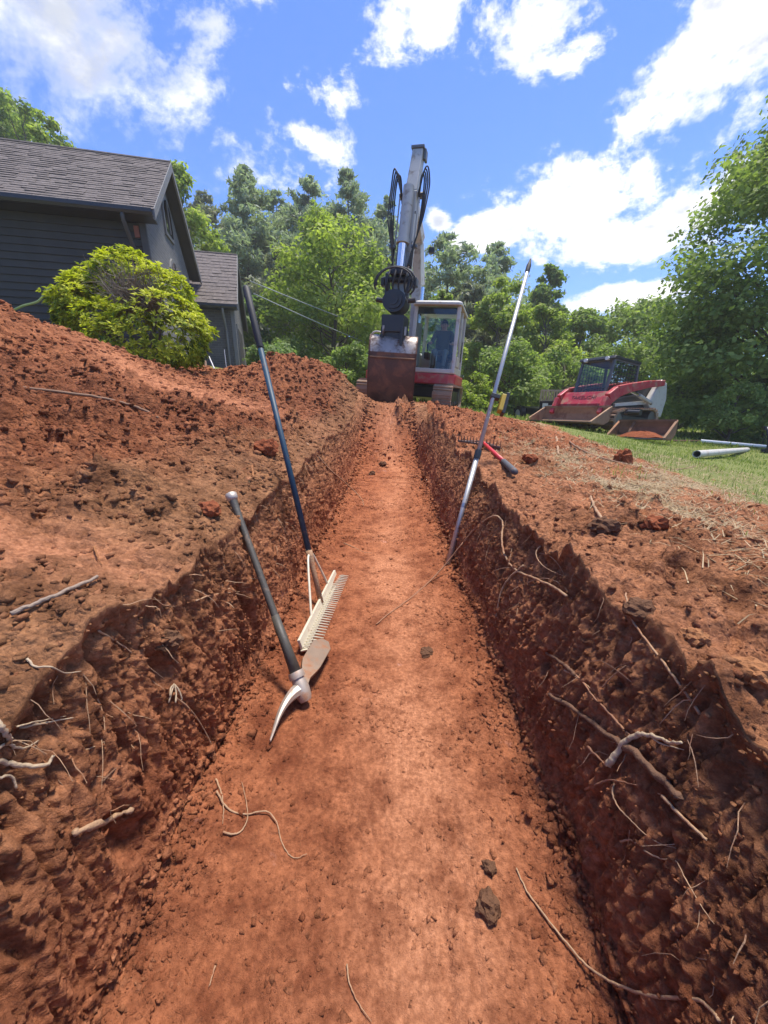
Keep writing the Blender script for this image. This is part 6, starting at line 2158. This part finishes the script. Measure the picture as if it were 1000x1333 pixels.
strand('root_fibre', 'pale root hanging from the far lip into the trench opposite the rod', 'root', [(400, 577), (415, 595), (430, 612), (448, 627), (462, 640), (471, 650), (474, 658)], 3.4, 'root_pale', 1.2, group=RG)
strand('root_fibre', 'short pale root lying under the hanging far root', 'root', [(412, 638), (422, 639), (433, 645)], 2.6, 'root_pale', 1.0, group=RG)
strand('root_fibre', 'fine root on the trench floor ahead of the rake', 'root', [(448, 707), (460, 712), (472, 718), (484, 720)], 2.0, 'root_pale', 1.0, group=RG)
strand('root_fibre', 'thin root strung across the mattock handle', 'root', [(255, 782), (275, 775), (300, 772), (325, 778), (345, 790), (364, 803)], 2.8, 'root_pale', 1.5, group=RG)
strand('root_fibre', 'pale root running from the lip down to the white root tuft', 'root', [(128, 821), (150, 834), (172, 850), (196, 870), (214, 884)], 3.2, 'root_pale', 1.0, group=RG)
strand('root_fibre', 'pale root arching from the white tuft down the wall', 'root', [(228, 908), (246, 922), (262, 944), (274, 966), (282, 986)], 3.2, 'root_pale', 1.3, group=RG)
tf = thing('root_tuft', 'small tuft of white rootlets sticking out of the trench wall', 'root', on_soil(224, 893), group=RG)
for k, pxs in enumerate(([(224, 892), (220, 902), (214, 913)], [(224, 892), (226, 904), (225, 916)], [(225, 893), (230, 900), (232, 910)], [(224, 893), (219, 897), (216, 905)])):
    pp = [on_soil(x_, y_, .006 + .004 * i) - tf.location for i, (x_, y_) in enumerate(pxs)]
    MB().tube(smooth_path(pp, 4), [.0022] * 9, 5).build('rootlet', M['root_white'], tf, smooth=True)
strand('root_fibre', 'thin pale root hanging off the wall onto the floor left of the loop', 'root', [(281, 1014), (288, 1032), (291, 1052), (290, 1072)], 2.8, 'root_pale', 1.0, group=RG)
strand('root_fibre', 'hooked pale root lying like a loop on the trench floor', 'root', [(290, 1083), (302, 1086), (314, 1082), (322, 1066), (321, 1046), (315, 1018)], 3.2, 'root_pale', 1.4, group=RG)
strand('root_fibre', 'wavy pale root on the floor joining the hooked loop', 'root', [(282, 1030), (296, 1052), (318, 1060), (346, 1056), (360, 1070), (366, 1094), (376, 1112), (386, 1117), (400, 1111)], 3.0, 'root_pale', 1.0, group=RG)
strand('root_fibre', 'fine upright root at the near edge of the floor', 'root', [(452, 1255), (455, 1280), (468, 1308), (484, 1330)], 2.4, 'root_pale', 1.0, group=RG)
strand('root_fibre', 'pale sliver standing on the near floor by the wall', 'root', [(280, 1258), (276, 1272), (272, 1284)], 2.6, 'root_pale', 1.2, group=RG)
strand('split_wood', 'splintered pale wood stuck in the near trench wall', 'wood', [(98, 1084), (118, 1076), (140, 1068), (156, 1060), (172, 1054)], 11, 'root_pale', 0.5, (0.7, 0.6), 7, 0.25)
strand('white_stick', 'bone white stick jutting from the lip at the picture edge', 'stick', [(-10, 992), (10, 993), (32, 997), (60, 996), (70, 984)], 7, 'root_white', 1.6, (1, .6), 7, .05)
strand('white_twig', 'slim white twig pointing along the lip above the bone white stick', 'twig', [(25, 948), (48, 943), (70, 939), (96, 934)], 4, 'root_white', 1.8, (1, .4))
strand('white_twig', 'thin white twig resting on the slim one', 'twig', [(22, 946), (45, 940), (66, 936), (86, 932)], 2.6, 'root_white', 2.6, (1, .4))
strand('white_stick', 'short white stub at the picture edge above the twigs', 'stick', [(-4, 938), (3, 948), (10, 960), (14, 965)], 7, 'root_white', 1.5, (1, .8), 7, .06)
strand('white_twig', 'white forked twig between the stub and the bone white stick', 'twig', [(-4, 975), (10, 968), (24, 974), (38, 972), (50, 964)], 4.5, 'root_white', 1.5, (1, .4))
strand('white_twig', 'white twig end below the bone white stick', 'twig', [(-4, 1014), (8, 1010), (16, 1012), (22, 1026)], 4, 'root_white', 1.5, (1, .7))
strand('white_twig', 'bent white twig lying on the bank above the stub', 'twig', [(35, 857), (46, 868), (66, 868), (84, 876), (106, 874)], 3.6, 'root_white', 1.5, (1, .4))
strand('grey_stick', 'straight grey stick lying on the trodden bank', 'stick', [(14, 799), (40, 788), (70, 776), (100, 763), (126, 751)], 7, 'wood_grey', 2.4, (1, .8), 8, .06)
strand('dark_twig', 'dark thin twig pressed into the wall above the splintered wood', 'twig', [(134, 1017), (148, 1003), (164, 986)], 4, 'root_dark', 0.8)
strand('pale_stick', 'stout pale stick standing in the spoil beside the dark clod', 'stick', [(769, 646), (774, 660), (782, 673), (793, 686)], 5.5, 'root_pale', 1.4, (0.8, 1.0), 8, .05)
strand('pale_stick', 'pale upright stick at the crest of the spoil before the loader', 'stick', [(724, 562), (725, 572), (726, 582), (727, 592)], 4, 'root_pale', 1.2, (1, .8))
strand('vine', 'thin brown vine trailing along the edge of the lawn', 'vine', [(726, 560), (742, 575), (762, 588), (790, 598), (822, 606), (856, 611), (884, 611), (906, 607)], 3.2, 'hose_brown', 1.2, (1, .6), 6)
strand('pale_twig', 'short pale twig half buried in the dark hillside soil', 'twig', [(122, 712), (126, 722), (132, 735)], 4, 'clod_tan', 1.0)
strand('pale_twig', 'pale chip standing in the hillside soil near the rake handle', 'twig', [(328, 606), (329, 614), (330, 622)], 5, 'clod_tan', 1.2, (1, 1))

# cables from the garage to the trees
for (lab, p0, p1) in (('upper thin cable strung from the garage across the trees', (326, 366, 15.5), (640, 470, 26)), ('lower thin cable strung from the garage across the trees', (330, 382, 15.3), (600, 480, 24))):
    a_, b_ = aty(*p0), aty(*p1)
    pts = [a_.lerp(b_, t) - Vector((0, 0, 0.35 * math.sin(math.pi * t))) for t in np.linspace(0, 1, 14)]
    tag(MB().tube(pts, 0.018, 6).build('overhead_cable', M['cable'], None, smooth=True), lab, 'cable')

# ------------------------------------------------------------------ odds and ends by the garage
def ground_pt(px, py, Y):
    P_ = aty(px, py, Y)
    return Vector((P_.x, P_.y, zat(P_.x, P_.y)))


b0 = ground_pt(329, 490, 10.4)
pl = thing('plastic_bucket', 'red bucket with a white lid standing behind the spoil near the garage', 'bucket', b0)
zc = max(0.0, aty(329, 496, 10.4).z - b0.z)
lathe_between(MB(), (0, 0, zc - .10), (0, 0, zc + .22), [(0, .11), (1, .125)], 16).build('pail', M['red_plastic'], pl, smooth='auto')
lathe_between(MB(), (0, 0, zc + .215), (0, 0, zc + .27), [(0, .135), (1, .13)], 16).build('lid', M['pvc'], pl, smooth='auto')
if zc > .10:
    MB().box((0, 0, (zc - .10) / 2 - .02), (.34, .30, zc - .10 + .04)).build('block', M['brick_dark'], pl)
for (lab, x0, y0, x1, y1, Y_, r_, mt) in (('white stake leaning out from under the shrub', 272, 464, 287, 498, 8.6, .014, 'pvc'), ('slim grey stake standing before the garage wall', 292, 455, 297, 498, 10.0, .010, 'alu'), ('short orange stake at the garage corner', 303, 478, 304, 498, 10.0, .012, 'root_red')):
    a_, b_ = aty(x0, y0, Y_), aty(x1, y1, Y_ - .25)
    b_ = b_ + (b_ - a_).normalized() * max(0.0, (b_.z - zat(b_.x, b_.y)) / max(.05, (a_ - b_).normalized().z) + .03)
    tag(MB().tube([a_, b_], r_, 7).build('stake', M[mt], None), lab, 'stake')
b1 = ground_pt(265, 480, 9.2)
zt = aty(265, 470, 9.2).z
bd_ = MB().box((b1.x, b1.y, (zt + b1.z) / 2 - .02), (.14, .10, zt - b1.z + .06)).build('timber_post', M['timber'], None, bevel=.008)
tag(bd_, 'short tan timber post just right of the shrub foot', 'post')
b2 = ground_pt(246, 488, 9.0)
zt = aty(246, 478, 9.0).z
tag(MB().prism([(b2.x - .30, b2.z - .03), (b2.x + .22, b2.z - .03), (b2.x + .20, zt - .08), (b2.x - .05, zt), (b2.x - .26, zt - .05)], 1, b2.y - .05, b2.y + .06).build('stone_slab', M['grey_paint'], None, bevel=.01), 'pale stone slab standing under the shrub', 'slab')


# ------------------------------------------------------------------ clods one can pick up
def clod(label, px, py, w, mat, seed, flat=0.75):
    import bmesh
    p_ = on_soil(px, py)
    r_ = w * .33 * (p_ - CAM).length / FPX
    bm = bmesh.new()
    bmesh.ops.create_icosphere(bm, subdivisions=3, radius=1.0)
    V_ = np.array([v.co[:] for v in bm.verts])
    a_ = V_ @ np.array([[.8, .2, .5], [-.3, .9, .1], [.4, -.3, .8]]) * 1.3 + seed * 3.7
    rad = 1 + .75 * fbm(a_[:, 0], a_[:, 1] + a_[:, 2], 4, .6) + .45 * fbm(a_[:, 2] * 3, a_[:, 0] * 3, 3, .6)
    cr = lumps(a_[:, 0] * 2.2, a_[:, 1] * 2.2 + a_[:, 2], seed % 7, .2, .6, .6)
    rad = rad + .35 * cr
    for v, q in zip(bm.verts, V_ * rad[:, None]):
        v.co = Vector(q) * r_ * Vector((1, 1, 1)).x
        v.co.z *= flat
    me = bpy.data.meshes.new('clod')
    bm.to_mesh(me)
    bm.free()
    o = link_mesh('clod', me, M[mat], None, False)
    o.location = p_ + Vector((0, r_ * .2, r_ * flat * .45))
    o.rotation_euler = (0.25 * math.sin(seed), 0.25 * math.cos(seed * 2.1), seed * 1.3)
    return tag(o, label, 'clod', 'clods of earth')


clod('dark clod on the near trench floor, larger of the two', 637, 1188, 30, 'clod_dark', 1)
clod('dark clod on the near trench floor, smaller of the two', 638, 1133, 18, 'clod_dark', 2)
clod('small dark clod flat on the trench floor beyond the mattock', 556, 851, 22, 'clod_dark', 3, .4)
clod('red clod alone on the straw strewn bank', 853, 688, 34, 'clod_red', 4)
clod('dark crumbly clod under the stout pale stick', 788, 693, 44, 'clod_dark', 5)
clod('upright red clod at the edge of the lawn', 812, 602, 24, 'clod_red', 6, 1.2)
clod('broad tan clod at the picture edge by the weeds', 985, 885, 46, 'clod_tan', 7, .7)
clod('rough red clod on the hillside bank beside the rake handle', 347, 590, 44, 'clod_red', 8)
clod('dark clod on the lip above the trench wall cavity', 272, 668, 34, 'clod_red', 9)
clod('dark clod hanging at the lip behind the tuft', 216, 842, 42, 'clod_dark', 10)
clod('brown clod on the bank edge below the pale twine like root', 832, 800, 40, 'clod_dark', 11)
clod('tan clod on the bank between weeds and lip', 905, 835, 30, 'clod_tan', 12)
clod('dark clod at the far end of the trench floor', 498, 606, 14, 'clod_dark', 13)
clod('second dark clod at the far end nearer the wall', 484, 618, 12, 'clod_dark', 14)
clod('red clod on the crest of the spoil beside the bow rake', 690, 600, 24, 'clod_red', 15)
clod('peaked red clod on top of the heap before the shrub', 92, 424, 22, 'clod_red', 16, 1.2)

# hair roots fringing the cut under the turf: nobody could count them
rng = np.random.default_rng(77)
mb = MB()
Pg = np.stack([GX, GY, GZ], -1)
for (c0_, c1_, sg) in ((cA + 2, cA + 70, 1), (cD - 75, cD - 3, -1)):
    for _ in range(120):
        i = int(r0 + (rE - r0 - 120) * rng.random() ** 1.2)
        j = int(rng.integers(c0_, c1_))
        p_ = Vector(Pg[i, j])
        L_ = rng.uniform(0.02, 0.11)
        d_ = Vector((sg * rng.uniform(.1, .7), rng.normal() * .7, rng.uniform(-1.0, .15))).normalized()
        pts = [p_ + Vector((-sg * .005, 0, 0))]
        for k in range(4):
            d_ = (d_ + Vector((sg * .05, rng.normal() * .35, -0.25 + rng.normal() * .25))).normalized()
            q_ = pts[-1] + d_ * L_ / 4
            pts.append(q_)
        r_ = rng.uniform(.0005, .0011) * (1 + .35 * p_.y)
        mb.tube(pts, [r_, r_, r_ * .9, r_ * .7, r_ * .4], 3, cap=False)
tag(mb.build('root_hairs', M['root_pale'], None), 'fine hair roots fringing both cut edges under the turf', 'roots', kind='stuff')

# ------------------------------------------------------------------ summer haze under the trees' height
hm = bpy.data.materials.new('summer_haze')
hm.use_nodes = True
hn = hm.node_tree
for nd in list(hn.nodes):
    if nd.type != 'OUTPUT_MATERIAL':
        hn.nodes.remove(nd)
pv = hn.nodes.new('ShaderNodeVolumePrincipled')
pv.inputs['Color'].default_value = (1.0, 0.98, 0.95, 1)
pv.inputs['Density'].default_value = 0.0015
pv.inputs['Anisotropy'].default_value = 0.2
hn.links.new(pv.outputs[0], hn.nodes['Material Output'].inputs['Volume'])
zmin = float(GZ.min())
hz_ = MB().box((0, 145, (zmin - 1 + 48) / 2), (620, 340, 48 - zmin + 1)).build('haze', hm, None)
tag(hz_, 'thin pale summer haze in the air', 'haze', kind='stuff')
